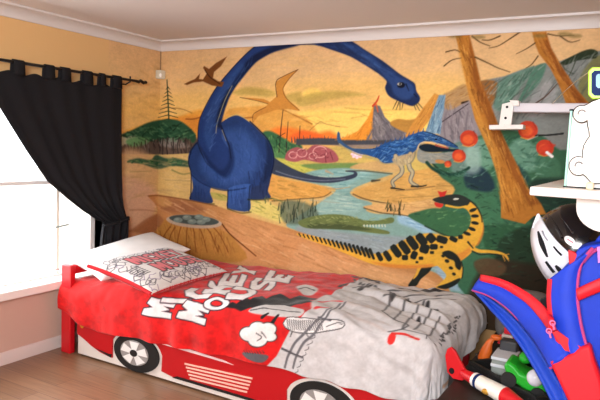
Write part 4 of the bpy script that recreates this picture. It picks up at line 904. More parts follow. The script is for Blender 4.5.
me=wallmesh('wall_left',np.stack([Yg*0,Yg,Z],-1)[:,::-1],cv.img[:,:k0+1][:,::-1],
  [(-.2,-.001,WY1,.12,0,2.5),(-.02,0,-.6,0,0,.45),(-.02,0,-.6,0,2.425,2.5),(-.2,0,WY1,-.6,0,2.5),(-.2,0,-5.5,WY0,WZ0,2.5),(-.2,0,WY0,WY1,WZ1,2.5),(-.2,0,WY0,WY1,0,WZ0),(-.2,0,-5.5,WY0,0,WZ0)],['c4a698']*3+[cv.img[-90:,:12].mean((0,1))]*3+['c4a698']*2)  # lower wall colour is pinker, with the window's glare mixed in
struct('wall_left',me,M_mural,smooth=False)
M_wall=mat('beige_wall_paint','c99b74',.8,bump=.05,bscale=80)
bm=B(); box(bm,3.8,4.8,-1.95,.0,0,2.5); box(bm,4.7,4.8,-5.5,-1.95,0,2.5); struct('wall_right',bm,M_wall,smooth=False)
bm=B(); box(bm,-.2,2.9,-5.6,-5.5,0,2.5); box(bm,4.5,4.8,-5.6,-5.5,0,2.5); box(bm,2.9,4.5,-5.6,-5.5,0,.9); box(bm,2.9,4.5,-5.6,-5.5,2.3,2.5); struct('wall_front',bm,M_wall,smooth=False)
# cornice: coved profile
def cornice(name,a,b,inward):
    a,b,n=Vector(a),Vector(b),Vector(inward); prof=[(0,2.42),(.012,2.42),(.014,2.432)]
    prof+=[(.014+.075*(1-math.cos(t)),2.432+.052*math.sin(t)) for t in np.linspace(0,PI/2,7)][1:]+[(.1,2.486),(.1,2.5),(0,2.5)]
    prism_pts=[a+n*d+Vector((0,0,z)) for d,z in prof]; return struct(name,prism(B(),prism_pts,b-a),M_corn)
cornice('trim_1',(0,-5.5,0),(0,0,0),(1,0,0)); cornice('trim_2',(0,0,0),(3.8,0,0),(0,-1,0))
bm=B(); prism(bm,[(0,-5.5,0),(.018,-5.5,0),(.018,-5.5,.075),(.008,-5.5,.09),(0,-5.5,.09)],(0,5.5,0)); struct('baseboard_left',bm,mat('skirting_paint','cfc4c0',.5))
# window
win=thing('window_1','x','x',(-.1,(WY0+WY1)/2,WZ0)); 
for k in ('label','category'): del win[k]
win['kind']='structure'
bm=B(); fx0,fx1=-.15,-.09
for y in (WY0,WY1-.05): box(bm,fx0,fx1,y,y+.05,WZ0,WZ1)
box(bm,fx0,fx1,WY0,WY1,WZ0,WZ0+.022); box(bm,fx0,fx1,WY0,WY1,WZ1-.05,WZ1)
obj('window_frame',bm,M_white,win,bevel=.004)
bm=B(); box(bm,fx0,fx1,WY0,WY1,1.262,1.292); obj('transom',bm,mat('transom_paint','e6e4e2',.5),win,bevel=.004)
for y in (-1.0,-1.75,-2.3):
    obj('mullion',box(B(),fx0+.005,fx1-.005,y-.014,y+.014,WZ0+.022,1.262),mat('mullion_paint','f0e8da',.5),win,bevel=.004)
bm=B(); tube(bm,[(-.085,-1.05,.93),(-.06,-1.05,.93),(-.06,-.93,.94)],.007); obj('latch',bm,M_steel,win)
g=bpy.data.materials.new('window_glass'); g.use_nodes=True; nt=g.node_tree; nt.nodes.clear()
o_=nt.nodes.new('ShaderNodeOutputMaterial'); tr=nt.nodes.new('ShaderNodeBsdfTransparent'); gl=nt.nodes.new('ShaderNodeBsdfGlossy'); gl.inputs['Roughness'].default_value=.02
mx=nt.nodes.new('ShaderNodeMixShader'); mx.inputs[0].default_value=.05; nt.links.new(tr.outputs[0],mx.inputs[1]); nt.links.new(gl.outputs[0],mx.inputs[2]); nt.links.new(mx.outputs[0],o_.inputs[0])
obj('pane',box(B(),-.123,-.118,WY0+.05,WY1-.05,WZ0+.022,WZ1-.05),g,win,smooth=False)
obj('window_sill',box(B(),-.2,.07,WY0-.06,WY1+.06,WZ0-.055,WZ0+.008),M_white,win,bevel=.008)
struct('ground',box(B(),-9,-.2,-14,8,-.6,-.5),mat('pale_paving','d8d2ca',.9,var=.1,vscale=2))
struct('trim_3',box(B(),-7.2,-7,-14,8,-.5,.95),mat('pale_garden_wall_render','e2d6cc',.9,var=.08,vscale=1))

# ------------------------------------------------------------------ curtain rod and curtain
RX,RZ=.10,2.115
r=thing('curtain_rod','black iron curtain rod with a twisted twig end, above the window','curtain rod',(0,-1.4,RZ))
obj('rod',tube(B(),[(RX,-2.95,RZ),(RX,-.40,RZ)],.011),M_iron,r)
bm=B(); tube(bm,[(RX,-.40,RZ),(RX+.006,-.37,RZ-.006),(RX-.004,-.34,RZ+.008),(RX+.004,-.31,RZ-.008),(RX,-.29,RZ)],lambda t:.014-.004*abs(t-.5)); ell(bm,(RX,-.285,RZ),(.014,.018,.014),10,8); obj('finial',bm,M_iron,r)
for y in (-.46,-2.85): obj('bracket',tube(B(),[(0,y,RZ-.03),(.05,y,RZ-.035),(RX,y,RZ-.014),(RX,y,RZ+.03)],.007),M_iron,r)
cur=thing('curtain','black cloth tab-top curtain swept aside and tied beside the window','curtain',(RX,-.6,.6))
zk=[2.04,1.82,1.52,1.30,1.16,1.06,.985,.95,.90,.74,.60]
yl=[-1.74,-1.62,-1.41,-1.24,-1.06,-.92,-.80,-.725,-.735,-.75,-.755]
yr=[-.535,-.535,-.53,-.525,-.52,-.50,-.475,-.455,-.455,-.46,-.46]
rows=[]
for z in np.linspace(2.045,.60,110):
    a=np.interp(-z,[-q for q in zk],yl); b=np.interp(-z,[-q for q in zk],yr); W=b-a; row=[]
    for k in range(121):
        u=k/120; fold=.007*math.sin(u*PI*2*7+.6*math.sin(z*2))+.009*math.sin(u*PI*2*3+z*1.7+1)
        amp=.55+1.2*min(1,max(0,(1.3-z)/.4))
        if z<1.02: amp*=.8+.5*abs(z-.95)/.35
        gather=.015*math.sin(u*40+z*9)*max(0,1-abs(z-1.0)/.3)
        row.append((RX+fold*amp+gather*.5-.01+.03*max(0,1-abs(z-.95)/.12)*.3,a+W*u,z+ (.012*math.cos(u*PI*12) if z>2.03 else 0)))
    rows.append(row)
solid(obj('panel',sheet(B(),rows),M_blackfab,cur,angle=180),.004)
for (u0,u1) in ((-30,-20),(12,24),(44,54),(60,70),(82,92),(99,105),(112,121)):
    ya=-1.60+(u0)*.00945 if u0<0 else None
    p0=at(0,0,0)
    def yy(u):                      # where the tab sits along the rod
        d=RT*((u-300)/600)-UP*((60+u*.17-200)/600)+fw; return (CAM+d*((RX-CAM.x)/d.x)).y
    a,b=yy(u0),yy(u1); bm=B(); rws=[]
    for t in np.linspace(0,1,15):
        if t<.4: x,z=RX+.017,2.03+(RZ-2.03)*t/.4
        elif t>.6: x,z=RX-.017,2.03+(RZ-2.03)*(1-t)/.4
        else: th=PI*(t-.4)/.2; x,z=RX+.017*math.cos(th),RZ+.017*math.sin(th)
        s=.004*math.sin(t*5); rws.append([(x,a+s,z),(x,(a+b)/2,z),(x,b-s,z)])
    solid(obj('tab',sheet(bm,rws),M_blackfab,cur),.004)
bm=B(); pts=[(RX+.042*math.cos(t),-.59+.14*math.sin(t),.95+.02*math.sin(t)) for t in np.linspace(0,2*PI,33)]
rws=[[(p[0],p[1],p[2]-.012) for p in pts],[(p[0]+.004*math.cos(t),p[1],p[2]) for p,t in zip(pts,np.linspace(0,2*PI,33))],[(p[0],p[1],p[2]+.012) for p in pts]]
solid(obj('tie_back',sheet(bm,rws),M_blackfab,cur),.004)
bm=B(); tube(bm,[(.0,-.42,.955),(.05,-.42,.955),(.075,-.425,.95),(.08,-.45,.945)],.008); ell(bm,(.03,-.405,.955),(.012,.022,.009),10,8); obj('tie_hook',bm,M_iron,cur)

# ------------------------------------------------------------------ motion sensor in the corner
s=thing('motion_sensor','small white motion sensor with thin cable, high in the room corner','sensor',(.035,-.035,2.21))
bm=B(); prism(bm,[(.0,-.062,2.175),(.062,-.0,2.175),(.066,-.022,2.175),(.056,-.056,2.175),(.022,-.066,2.175)],(0,0,.075)); obj('housing',bm,mat('sensor_plastic','cfcbb8',.4),s,bevel=.005)
obj('lens',ell(B(),(.052,-.052,2.205),(.014,.014,.018),12,8),mat('sensor_lens','f6f4ee',.25),s)
obj('cable',tube(B(),[(.006,-.006,2.24),(.006,-.006,2.43)],.0035,6),mat('cable_grey','8a6a4a',.6),s)

# ------------------------------------------------------------------ bed
bed=thing('bed','red single bed with a racing car side panel, along the painted wall','bed',(1.5,-.56,0))
YF=-1.11
for (x,y,h) in ((.15,YF+.012,.675),(.15,-.08,.675),(2.86,-1.05,.33),(2.86,-.08,.33)):
    obj('post',box(B(),x-.05,x+.05,y-.025,y+.025,0,h),M_red,bed,bevel=.008)
obj('head_rail',box(B(),.115,.175,YF+.02,-.105,.60,.665),M_red,bed,bevel=.008)
obj('head_rail',box(B(),.13,.16,YF+.02,-.105,.24,.33),M_red,bed,bevel=.008)
obj('foot_board',box(B(),2.84,2.87,-1.02,-.1,.1,.28),M_red,bed,bevel=.006)
obj('slat_base',box(B(),.18,2.88,-1.06,-.06,.29,.34),mat('pine_slats','c8a878',.6),bed)
sp=obj('side_panel',box(B(),.26,2.93,YF+.012,YF+.03,.015,.345),mat('white_laminate','d8d2cc',.4),bed,bevel=.003)
yq=YF+.002
def pz(pts): return [at(u,v,yq) for u,v in pts]
ex=Vector((0,.0095,0))
def ellp(cx,cz,rx,rz,n=40,a0=0,a1=2*PI): return [(cx+rx*math.cos(t),cz+rz*math.sin(t)) for t in np.linspace(a0,a1,n,endpoint=a1-a0<6.2)]
W1=(.865,.148); W2=(2.33,.150)
arx,arz,trx,trz=.245,.150,.212,.133
def xz(P,y): return [Vector((x,y,z)) for x,z in P]
# red body in three pieces between the wheel arches
def arc(c,rx,rz,x,left):            # z on the arch at x
    t=(x-c[0])/rx; return c[1]+rz*math.sqrt(max(0,1-t*t))
nose=[(.261,.34),(.261,.165),(.30,.155),(.35,.135),(.41,.108),(.50,.078),(.60,.062),(.63,.062)]
nose+=[(x,arc(W1,arx,arz,x,1)) for x in np.linspace(.632,.86,10)]+[(.86,.34)]
obj('red_body',prism(B(),xz(nose,yq),ex),M_redb,sp,smooth=False)
mid=[(.86,.34)]+[(x,arc(W1,arx,arz,x,0)) for x in np.linspace(.87,1.105,12)]+[(1.10,.07),(1.22,.05),(2.095,.05)]+[(x,arc(W2,arx,arz,x,0)) for x in np.linspace(2.09,2.33,12)]+[(2.33,.34)]
obj('red_body',prism(B(),xz(mid,yq),ex),M_redb,sp,smooth=False)
tail=[(2.34,.34)]+[(x,arc(W2,arx,arz,x,0)) for x in np.linspace(2.345,2.57,10)]+[(2.58,.05),(2.92,.06),(2.92,.34)]
obj('red_body',prism(B(),xz(tail,yq),ex),M_redb,sp,smooth=False)
obj('rocker_line',prism(B(),xz([(1.2,.05),(2.08,.05),(2.09,.066),(1.24,.068)],yq-.004),(0,.006,0)),M_black,sp,smooth=False)  # thin black rocker strip along the bottom of the red body
obj('nose_flash',prism(B(),xz([(.46,.098),(.62,.062),(.63,.09),(.60,.084)],yq-.004),(0,.006,0)),M_black,sp,smooth=False)
obj('side_flash',prism(B(),xz([(1.06,.285),(1.62,.262),(1.70,.248),(1.06,.262)],yq-.004),(0,.006,0)),mat('pale_stripe','e2c8c8',.4),sp,smooth=False)
for k in range(5):
    a=at(185+1.3*k,363.6+3.6*k,yq); b=at(252.5-1.3*k,378.4+3.4*k,yq)
    bm=B(); d=Vector((0,0,.0052)); prism(bm,[a-d,b-d,b+d,a+d],(0,-.005,0)); obj('vent_stripe',bm,mat('cream_stripe','e6b8a8',.4),sp,smooth=False)
obj('marker_light',prism(B(),xz(ellp(.315,.255,.022,.035,16),yq-.003),(0,.006,0)),M_yellow,sp,smooth=False)
for c in (W1,W2):
    wz=obj('wheel',prism(B(),xz([(x,max(z,.012)) for x,z in ellp(c[0],c[1],trx,trz)],yq-.006),(0,.014,0)),M_black,sp,smooth=False)
    obj('rim',prism(B(),xz(ellp(c[0]-.01,c[1],.132,.088),yq-.010),(0,.006,0)),mat('rim_grey','8a8684',.4),wz,smooth=False)
    for k in range(5):
        t=2*PI*k/5+.3; cx,cz=c[0]-.01,c[1]; f=lambda r,a:(cx+.128*r*math.cos(a),cz+.085*r*math.sin(a))
        obj('spoke',prism(B(),xz([f(.15,t-.9),f(.98,t-.36),f(.98,t+.36),f(.15,t+.9)],yq-.014),(0,.005,0)),M_silver,wz,smooth=False)
    obj('hub',prism(B(),xz(ellp(c[0]-.01,c[1],.034,.024,20),yq-.018),(0,.006,0)),M_black,wz,smooth=False)
mt=tag(obj('mattress',box(B(),.19,2.84,-1.03,-.06,.342,.555),mat('mattress_ticking','d8d4cc',.8),bevel=.03),'white mattress on the red car bed, under the red and white duvet','mattress')

# ------------------------------------------------------------------ duvet
X0,S0,YW,T0,RD=.10,2.86,-.03,.97,.14
def sm(x): x=np.clip(x,0,1); return x*x*(3-2*x)
dv=Canvas(100,0,3260,1440,6,'c81414')
DUVET=r'''
F("bfbdbe",6,0,1,"2096 0 2096 257 2125 598 2187 921 2161 1077 2126 1157 2078 1250 2021 1366 1933 1478 1936 1528 2397 1523 3300 1475 3042 940 3078 313 2923 0 2506 0")
F("bfbdbe",6,0,1,"2600 -10 3400 -10 3400 1500 2600 1500")
F("141214",9,0,1,"1610 1110 1653 1060 1690 1070 1724 1004 1765 1019 1789 919 1839 950 1870 833 1962 862 1974 755 2102 748 2087 853 2151 892 2064 962 2024 1037 1947 1029 1863 1087 1802 1083 1744 1118 1693 1106")
F("b9b7b6",7,1,1,"1798 1104 1871 1047 2001 999 2142 1012 2152 1072 2059 1110 1935 1121 1849 1122")
S("141214",6,1,7,6,"1812 1102 1913 1071 2049 1057 2138 1044")
F("c3c1c0",18,1,1,"1838 575 1864 481 1988 536 2032 674 1971 724")
S("3a383a",12,1,18,14,"1900 640 1909 561 1994 603")
F("bcbaba",19,1,1,"2136 904 2098 687 2181 518 2190 294 2270 374 2275 639 2270 883 2232 1017")
S("cc1c1c",15,1,30,15,"2158 827 2206 757 2277 761")
S("cc1c1c",14,1,28,14,"2204 964 2271 938")
S("1a181a",5,1,23,13,"1912 1137 1944 1106")
S("1a181a",5,1,25,16,"1988 1159 2015 1106")
F("1f1c1e",7,1,1,"1901 1242 1882 1282 1831 1306 1778 1300 1755 1267 1775 1227 1827 1204 1879 1210")
F("1f1c1e",7,1,1,"1957 1195 1939 1231 1895 1252 1848 1247 1827 1218 1845 1182 1889 1162 1935 1167")
F("1f1c1e",7,1,1,"2027 1188 2010 1223 1966 1245 1920 1240 1900 1212 1917 1177 1959 1156 2005 1161")
F("1f1c1e",7,1,1,"2029 1236 2016 1264 1982 1281 1946 1278 1931 1255 1944 1228 1979 1211 2014 1214")
F("1f1c1e",7,1,1,"1967 1267 1948 1306 1898 1331 1846 1326 1823 1294 1843 1254 1894 1230 1945 1236")
F("dddbda",7,1,1,"1894 1244 1876 1278 1831 1300 1783 1295 1762 1266 1781 1231 1827 1210 1874 1216")
F("dddbda",7,1,1,"1950 1197 1934 1227 1894 1246 1853 1242 1835 1217 1850 1186 1890 1168 1931 1172")
F("dddbda",7,1,1,"2020 1189 2005 1220 1966 1239 1925 1235 1907 1210 1922 1180 1961 1162 2001 1166")
F("dddbda",7,1,1,"2022 1238 2011 1260 1982 1275 1951 1272 1938 1254 1949 1231 1979 1217 2009 1219")
F("dddbda",7,1,1,"1960 1268 1943 1303 1898 1325 1851 1320 1830 1292 1848 1257 1894 1236 1940 1241")
S("2a2628",5,1,7,5,"1887 1239 1924 1257 1896 1287")
S("2a2628",5,1,7,5,"1922 1226 1952 1258")
F("d2d0cf",6,1,1,"2062 1146 2084 1105 2158 1084 2273 1074 2355 1055 2438 1072 2425 1106 2334 1141 2223 1174 2130 1180 2080 1166")
S("242224",4,1,6,6,"2062 1146 2084 1105 2158 1084 2273 1074 2355 1055 2438 1072 2425 1106 2334 1141 2223 1174 2130 1180 2080 1166 2062 1146")
S("242224",4,1,6,5,"2083 1121 2106 1174")
S("242224",4,1,6,5,"2096 1118 2120 1172")
S("242224",4,1,6,5,"2110 1115 2134 1170")
S("242224",4,1,6,5,"2123 1112 2148 1168")
S("242224",4,1,6,5,"2136 1109 2162 1166")
S("242224",4,1,6,5,"2150 1107 2175 1164")
S("242224",4,1,6,5,"2163 1104 2189 1162")
S("242224",4,1,6,5,"2176 1101 2203 1160")
S("242224",4,1,6,5,"2189 1098 2216 1158")
S("242224",4,1,6,5,"2202 1096 2230 1155")
S("242224",4,1,6,5,"2215 1093 2243 1151")
S("242224",4,1,6,5,"2228 1091 2256 1148")
S("242224",4,1,6,5,"2241 1089 2269 1145")
S("242224",4,1,6,5,"2254 1087 2282 1142")
S("242224",4,1,6,5,"2267 1084 2295 1139")
S("242224",4,1,6,5,"2279 1082 2308 1136")
S("242224",4,1,6,5,"2292 1080 2321 1133")
S("343234",5,1,6,5,"2339 1111 2389 1076 2429 1080")
S("343234",4,1,8,5,"2130 1186 2118 1218")
S("343234",4,1,7,5,"2223 1174 2251 1203")
S("626064",5,1,16,16,"2278 790 2288 1009 2221 1162 2153 1247 2097 1355 2080 1426")
S("626064",5,1,16,16,"2304 769 2317 997 2278 1152 2213 1235 2158 1342 2141 1412")
S("4c4a4e",5,1,17,14,"2060 1309 2137 1323 2211 1324")
S("55535a",5,1,13,13,"2264 1054 2346 1064")
S("4a484a",4,1,5,4,"2278 1174 2279 1186 2254 1203")
S("4a484a",4,1,5,4,"2263 1213 2263 1224 2238 1241")
S("4a484a",4,1,5,4,"2247 1251 2247 1263 2222 1280")
S("4a484a",4,1,5,4,"2231 1290 2232 1302 2206 1319")
S("4a484a",4,1,5,4,"2215 1329 2216 1341 2190 1359")
S("4a484a",4,1,5,4,"2199 1369 2199 1381 2173 1399")
S("4a484a",4,1,5,4,"2183 1408 2183 1420 2157 1439")
S("4c4a4e",5,1,20,14,"1797 1392 1857 1406 1929 1386")
F("57555a",7,1,1,"1782 1389 1871 1372 1972 1371 1931 1423 1828 1418")
S("2c2a2c",4,1,7,4,"1812 1383 1796 1367")
S("2c2a2c",4,1,7,4,"1831 1380 1816 1364")
S("2c2a2c",4,1,7,4,"1850 1376 1835 1360")
S("2c2a2c",4,1,7,4,"1869 1373 1854 1357")
S("2c2a2c",4,1,7,4,"1888 1369 1873 1353")
S("2c2a2c",4,1,7,4,"1907 1365 1891 1350")
S("2c2a2c",4,1,7,4,"1925 1362 1910 1346")
S("2c2a2c",4,1,7,4,"1944 1358 1929 1342")
F("d42824",5,1,1,"2749 1100 2740 1125 2723 1134 2709 1121 2705 1093 2712 1065 2727 1055 2744 1070")
S("c42a24",5,1,18,15,"2721 1060 2794 1056 2872 1071")
F("b4b2b2",76,1,0.7,"2103 0 2513 0 2915 -68 2955 72 2603 239 2223 267")
S("1c1a1c",17,1,61,38,"2401 155 2466 101 2551 105")
S("1c1a1c",17,1,75,47,"2590 73 2695 22 2815 31")
S("1c1a1c",19,1,50,31,"2132 21 2168 12 2229 64")
S("1c1a1c",16,1,37,23,"2238 401 2235 294 2256 239")
S("1c1a1c",17,1,30,19,"2080 386 2079 271 2105 210")
S("4a484a",12,1,18,18,"2378 320 2603 239 2810 138")
S("4a484a",12,1,17,17,"2415 411 2634 331 2836 231")
S("4a484a",11,1,16,16,"2449 497 2663 419 2861 321")
S("4c4a4c",11,1,15,12,"2437 342 2543 665 2564 814")
S("4c4a4c",10,1,14,12,"2575 395 2650 745 2681 924")
S("4c4a4c",10,1,14,11,"2692 426 2742 828 2763 1016")
S("4c4a4c",9,1,13,11,"2798 518 2820 816 2822 993")
S("4c4a4c",8,1,12,9,"2564 814 2681 924 2772 948 2763 1016 2696 1053")
S("4c4a4c",8,1,11,9,"2881 712 2912 984 2920 1060")
S("4c4a4c",5,1,7,5,"2763 1016 2866 1020 2951 1049")
F("242224",13,1,1,"2610 432 2625 471 2634 519 2631 548 2619 543 2604 505 2595 457 2597 426")
F("242224",12,1,1,"2728 430 2741 468 2749 515 2745 544 2733 539 2720 502 2712 454 2715 424")
F("242224",11,1,1,"2784 772 2796 804 2802 843 2798 868 2788 864 2776 833 2769 793 2773 768")
F("242224",12,1,1,"2810 510 2823 547 2829 592 2825 619 2814 614 2801 579 2795 534 2798 505")
F("242224",13,1,1,"2499 427 2516 466 2526 515 2524 544 2511 539 2495 501 2484 452 2486 420")
S("3c3a3c",6,1,12,9,"2956 913 2959 864")
S("3c3a3c",7,1,13,9,"2994 753 3007 736")
S("3c3a3c",6,1,12,8,"2971 906 2967 884")
S("3c3a3c",6,1,12,9,"2972 864 2981 849")
S("3c3a3c",7,1,12,9,"2970 753 2973 787")
S("3c3a3c",7,1,12,9,"2971 745 2965 786")
S("3c3a3c",7,1,13,10,"2969 594 2962 641")
S("3c3a3c",7,1,13,9,"2981 678 2977 683")
S("3c3a3c",7,1,14,10,"2969 554 2955 562")
S("3c3a3c",6,1,11,8,"2990 971 2976 983")
S("3c3a3c",6,1,11,8,"2980 934 2993 910")
S("3c3a3c",6,1,10,8,"2982 1038 2973 1047")
S("3c3a3c",7,1,13,9,"2988 727 2992 696")
S("3c3a3c",8,1,14,10,"2950 578 2956 540")
S("3c3a3c",7,1,12,9,"2982 808 2976 845")
S("3c3a3c",7,1,12,9,"2994 780 3003 779")
S("3c3a3c",7,1,12,9,"2981 797 2974 818")
S("3c3a3c",7,1,13,9,"2954 768 2957 725")
S("3c3a3c",6,1,12,8,"2961 913 2976 894")
S("3c3a3c",7,1,13,10,"2982 653 2983 634")
S("3c3a3c",6,1,11,8,"2975 927 2987 911")
S("3c3a3c",7,1,13,9,"2966 745 2958 758")
S("3c3a3c",6,1,11,8,"2977 945 2963 949")
S("3c3a3c",8,1,14,10,"2970 525 2971 534")
S("3c3a3c",7,1,13,9,"2990 687 2996 658")
S("3c3a3c",6,1,12,8,"2991 973 2994 978")
S("4a484a",12,1,23,14,"2220 47 2209 -14")
S("4a484a",11,1,20,13,"2291 303 2311 328")
S("4a484a",13,1,23,15,"2027 64 2044 83")
S("4a484a",13,1,23,15,"2054 81 2060 39")
S("4a484a",11,1,20,13,"2284 258 2303 275")
S("4a484a",11,1,20,13,"2200 348 2193 317")
S("4a484a",11,1,21,13,"2178 250 2194 230")
S("4a484a",11,1,20,12,"2227 392 2230 402")
S("4a484a",12,1,23,14,"2157 56 2135 24")
S("4a484a",11,1,21,13,"2194 249 2176 238")
S("4a484a",11,1,20,13,"2217 312 2219 350")
S("4a484a",11,1,20,13,"2178 379 2196 357")
S("4a484a",11,1,21,13,"2222 254 2227 211")
S("4a484a",11,1,20,13,"2252 316 2256 294")
S("4a484a",12,1,22,14,"2142 145 2117 138")
S("4a484a",12,1,22,14,"2069 127 2099 176")
S("4a484a",11,1,21,13,"2156 215 2172 275")
S("4a484a",11,1,20,13,"2315 301 2342 312")
S("4a484a",12,1,23,14,"2175 31 2172 55")
S("4a484a",12,1,22,14,"2148 137 2127 153")
S("4a484a",13,1,23,15,"2120 -28 2102 -1")
S("4a484a",12,1,21,14,"2159 217 2156 206")
S("4a484a",12,1,23,14,"2086 55 2098 101")
S("4a484a",13,1,23,15,"2039 23 2065 37")
S("4a484a",13,1,23,15,"2097 3 2089 38")
S("4a484a",11,1,20,13,"2204 333 2203 268")
S("b8a49c",25,0.5,25,17,"2347 932 2469 987 2606 1019 2672 1051")
S("b8a49c",43,0.5,43,29,"2337 772 2490 819")
O("dcd8d8","2a1020",9,0,"945 1246 965 1200 1042 1180 984 1158 1004 1113 1229 1120 1221 1162 1126 1160 1188 1181 1114 1201 1213 1201 1205 1243")
O("dcd8d8","2a1020",9,0,"1095 1136 1096 1100 1338 1086 1348 1120")
O("dcd8d8","2a1020",9,0,"1172 873 1196 966 1271 1056 1369 1078 1451 1054 1468 982 1431 905 1354 895 1394 969 1377 1011 1349 1021 1313 1009 1263 960 1250 883")
O("dcd8d8","2a1020",9,0,"1356 984 1291 871 1369 881 1222 751 1153 631 1344 788 1396 669 1461 785 1437 889 1526 901 1588 1009")
O("dcd8d8","2a1020",9,0,"1304 755 1101 393 1154 398 1287 634 1317 636 1209 443 1261 448 1370 638 1400 640 1268 408 1320 413 1520 760")
O("dcd8d8","2a1020",9,0,"1165 403 1100 271 1146 239 1038 147 972 15 1181 206 1294 252 1355 369 1243 326")
O("dcd8d8","2a1020",9,0,"1256 1223 1274 1180 1345 1167 1292 1140 1311 1096 1512 1122 1507 1164 1421 1154 1478 1181 1411 1194 1502 1204 1497 1246")
O("dcd8d8","2a1020",9,1,"1452 1085 1465 1124 1524 1136 1592 1125 1633 1093 1624 1059 1561 1042 1490 1047")
O("cc1416","2a1020",9,1,"1503 1087 1512 1101 1536 1106 1563 1103 1583 1091 1574 1077 1550 1072 1522 1074")
O("dcd8d8","2a1020",9,0,"1588 1043 1548 950 1672 955 1680 913 1639 865 1504 845 1464 751 1628 790 1701 853 1735 918 1743 980 1716 1033")
O("dcd8d8","2a1020",9,0,"1419 436 1496 607 1580 750 1635 791 1653 744 1608 597 1613 563 1647 616 1698 764 1742 758 1695 619 1631 499 1565 451 1536 488 1579 629 1582 668 1545 610 1481 449")
O("dcd8d8","2a1020",9,0,"1533 520 1362 159 1422 174 1529 402 1560 405 1476 223 1536 235 1614 411 1646 414 1554 205 1614 219 1743 522")
'''
dv.grain(.10,60,5); dv.grain(.06,16,6)
run(dv,DUVET)
dv.S('b08a70',8,1,22,22,'3215 760 3215 1000'); dv.grain(.04,30,8); dv.grain(.03,9,9)
s_,t_=np.meshgrid(.10+np.arange(dv.nx)*.006,np.arange(dv.ny)*.006)
sL=.19-.10*sm((t_-.95)/.2)
s_=s_+(sL-.1)*np.clip(1-(s_-.1)/.5,0,1)
hemx=np.interp(t_,[0,.5,.97,1.44],[.26,.32,.41,.42]); 
a=np.maximum(0,s_-S0)*hemx/.40; b=np.maximum(0,t_-T0)
lef=np.interp(s_,[.05,.15,.32,.5],[.30,.335,.40,.445]); b=b*lef/.47*1.0
rr=np.maximum(a,b); hh=np.hypot(a,b)+1e-9
cap=RD*PI/2
hr=np.where(rr<cap,RD*np.sin(np.minimum(rr/RD,PI/2)),RD); dr=np.where(rr<cap,RD*(1-np.cos(np.minimum(rr/RD,PI/2))),RD+rr-cap)
flare=np.clip((rr-.15)/.3,0,1)
def vn(px_,py_,sx,sy,seed):
    r=np.random.RandomState(seed); g=r.rand(200,200); x=px_*sx+20; y=py_*sy+20; xi=x.astype(int)%199; yi=y.astype(int)%199
    fx=x-np.floor(x); fy=y-np.floor(y); fx=fx*fx*(3-2*fx); fy=fy*fy*(3-2*fy)
    return (g[yi,xi]*(1-fx)+g[yi,xi+1]*fx)*(1-fy)+(g[yi+1,xi]*(1-fx)+g[yi+1,xi+1]*fx)*fy-.5
rip=(.016*np.sin(s_*21+1.5*np.sin(s_*5))*flare)*np.where(b>=a,1,0)
s_=s_+0
PX=np.minimum(s_,S0)+a/hh*(hr+rip); PY=YW-np.minimum(t_,T0)-b/hh*(hr+rip)
PZ=.625-.05*(1-sm((PX-.2)/.7))+.05*sm((PX-.8)/1.2)-dr
q1=s_*.8+t_*.9; q2=-s_*.5+t_*1.1
wr=.026*vn(s_,t_,3.2,3.2,11)+.018*vn(s_,t_,8,8,12)+.009*vn(s_,t_,19,19,13)
right=sm((s_-1.9)/.5)
wr=wr+right*(.026*np.abs(np.sin(q2*15+2.2*vn(s_,t_,3,3,15)))*sm(1-np.abs(t_-.45)/.5)+.03*vn(q1,q2,3,16,16))
wr*=np.where(rr>.1,.75,1)*sm(1-(rr-.35)/.3)
nzx=a/hh*np.clip(dr/RD,0,1); nzy=-b/hh*np.clip(dr/RD,0,1); nz=1-.85*np.clip(dr/RD,0,1)
PX+=wr*nzx; PY+=np.minimum(wr,.02)*nzy; PZ+=wr*nz
PY=np.minimum(PY,-.012)
M_duvet=colmat('printed_cotton',.85,.12,260,.15,.2)
du=obj('duvet',gridmesh('duvet',np.stack([PX,PY,PZ],-1)[::-1],dv.img[::-1]),M_duvet,angle=180)
solid(du,.012,-1)
tag(du,'red and white printed duvet draped over the car bed','duvet')

# ------------------------------------------------------------------ pillows
def pillow(name,c,u,v,L,W,T,cvs,sag,back):
    # c centre, u,v unit axes, L x W size, T thickness
    u=Vector(u).normalized(); v=(Vector(v)-u*Vector(v).dot(u)).normalized(); n=u.cross(v)
    if n.z<0: n=-n
    ny,nx=cvs.ny,cvs.nx; U,V=np.meshgrid(np.linspace(-1,1,nx),np.linspace(-1,1,ny))
    sh=1-.075*(1-V**2)**1*np.abs(U)**3; sw=1-.09*(1-U**2)*np.abs(V)**3
    X=U*sh*L/2; Y=V*sw*W/2
    h=T/2*np.clip((1-np.abs(U)**3.2)*(1-np.abs(V)**3.2),0,1)**.48
    h=h*(1+.10*vn(U+3,V+3,1.6,1.6,sag)+.05*vn(U+3,V+3,5,5,sag+1))
    res=[]
    for sgn in (1,-1):
        Hh=h*sgn
        P=np.stack([c[k]+X*u[k]+Y*v[k]+Hh*n[k] for k in range(3)],-1); res.append(P)
    C2=np.empty_like(cvs.img); C2[:]=hx(back)
    me=gridmesh(name,res[0],cvs.img); m2=gridmesh('t',res[1][:,::-1],C2)
    bm=B(); bm.from_mesh(me); bm.from_mesh(m2); bmesh.ops.remove_doubles(bm,verts=bm.verts,dist=.0004); bmesh.ops.recalc_face_normals(bm,faces=bm.faces); bm.to_mesh(me); bm.free()
    return obj(name,me,M_duvet,angle=180)
p1=Canvas(0,0,720,480,4,'dcd8d6'); p1.grain(.03,60,21)
pl=pillow('pillow',Vector((.37,-.70,.725)),Vector((.16,.70,.14)),Vector((.62,-.16,-.10)),.80,.52,.13,p1,31,'d8d2d0')
tag(pl,'plain off-white pillow lying under the printed pillow at the head of the bed','pillow')
p2=Canvas(0,0,720,480,3,'d6d2d0')
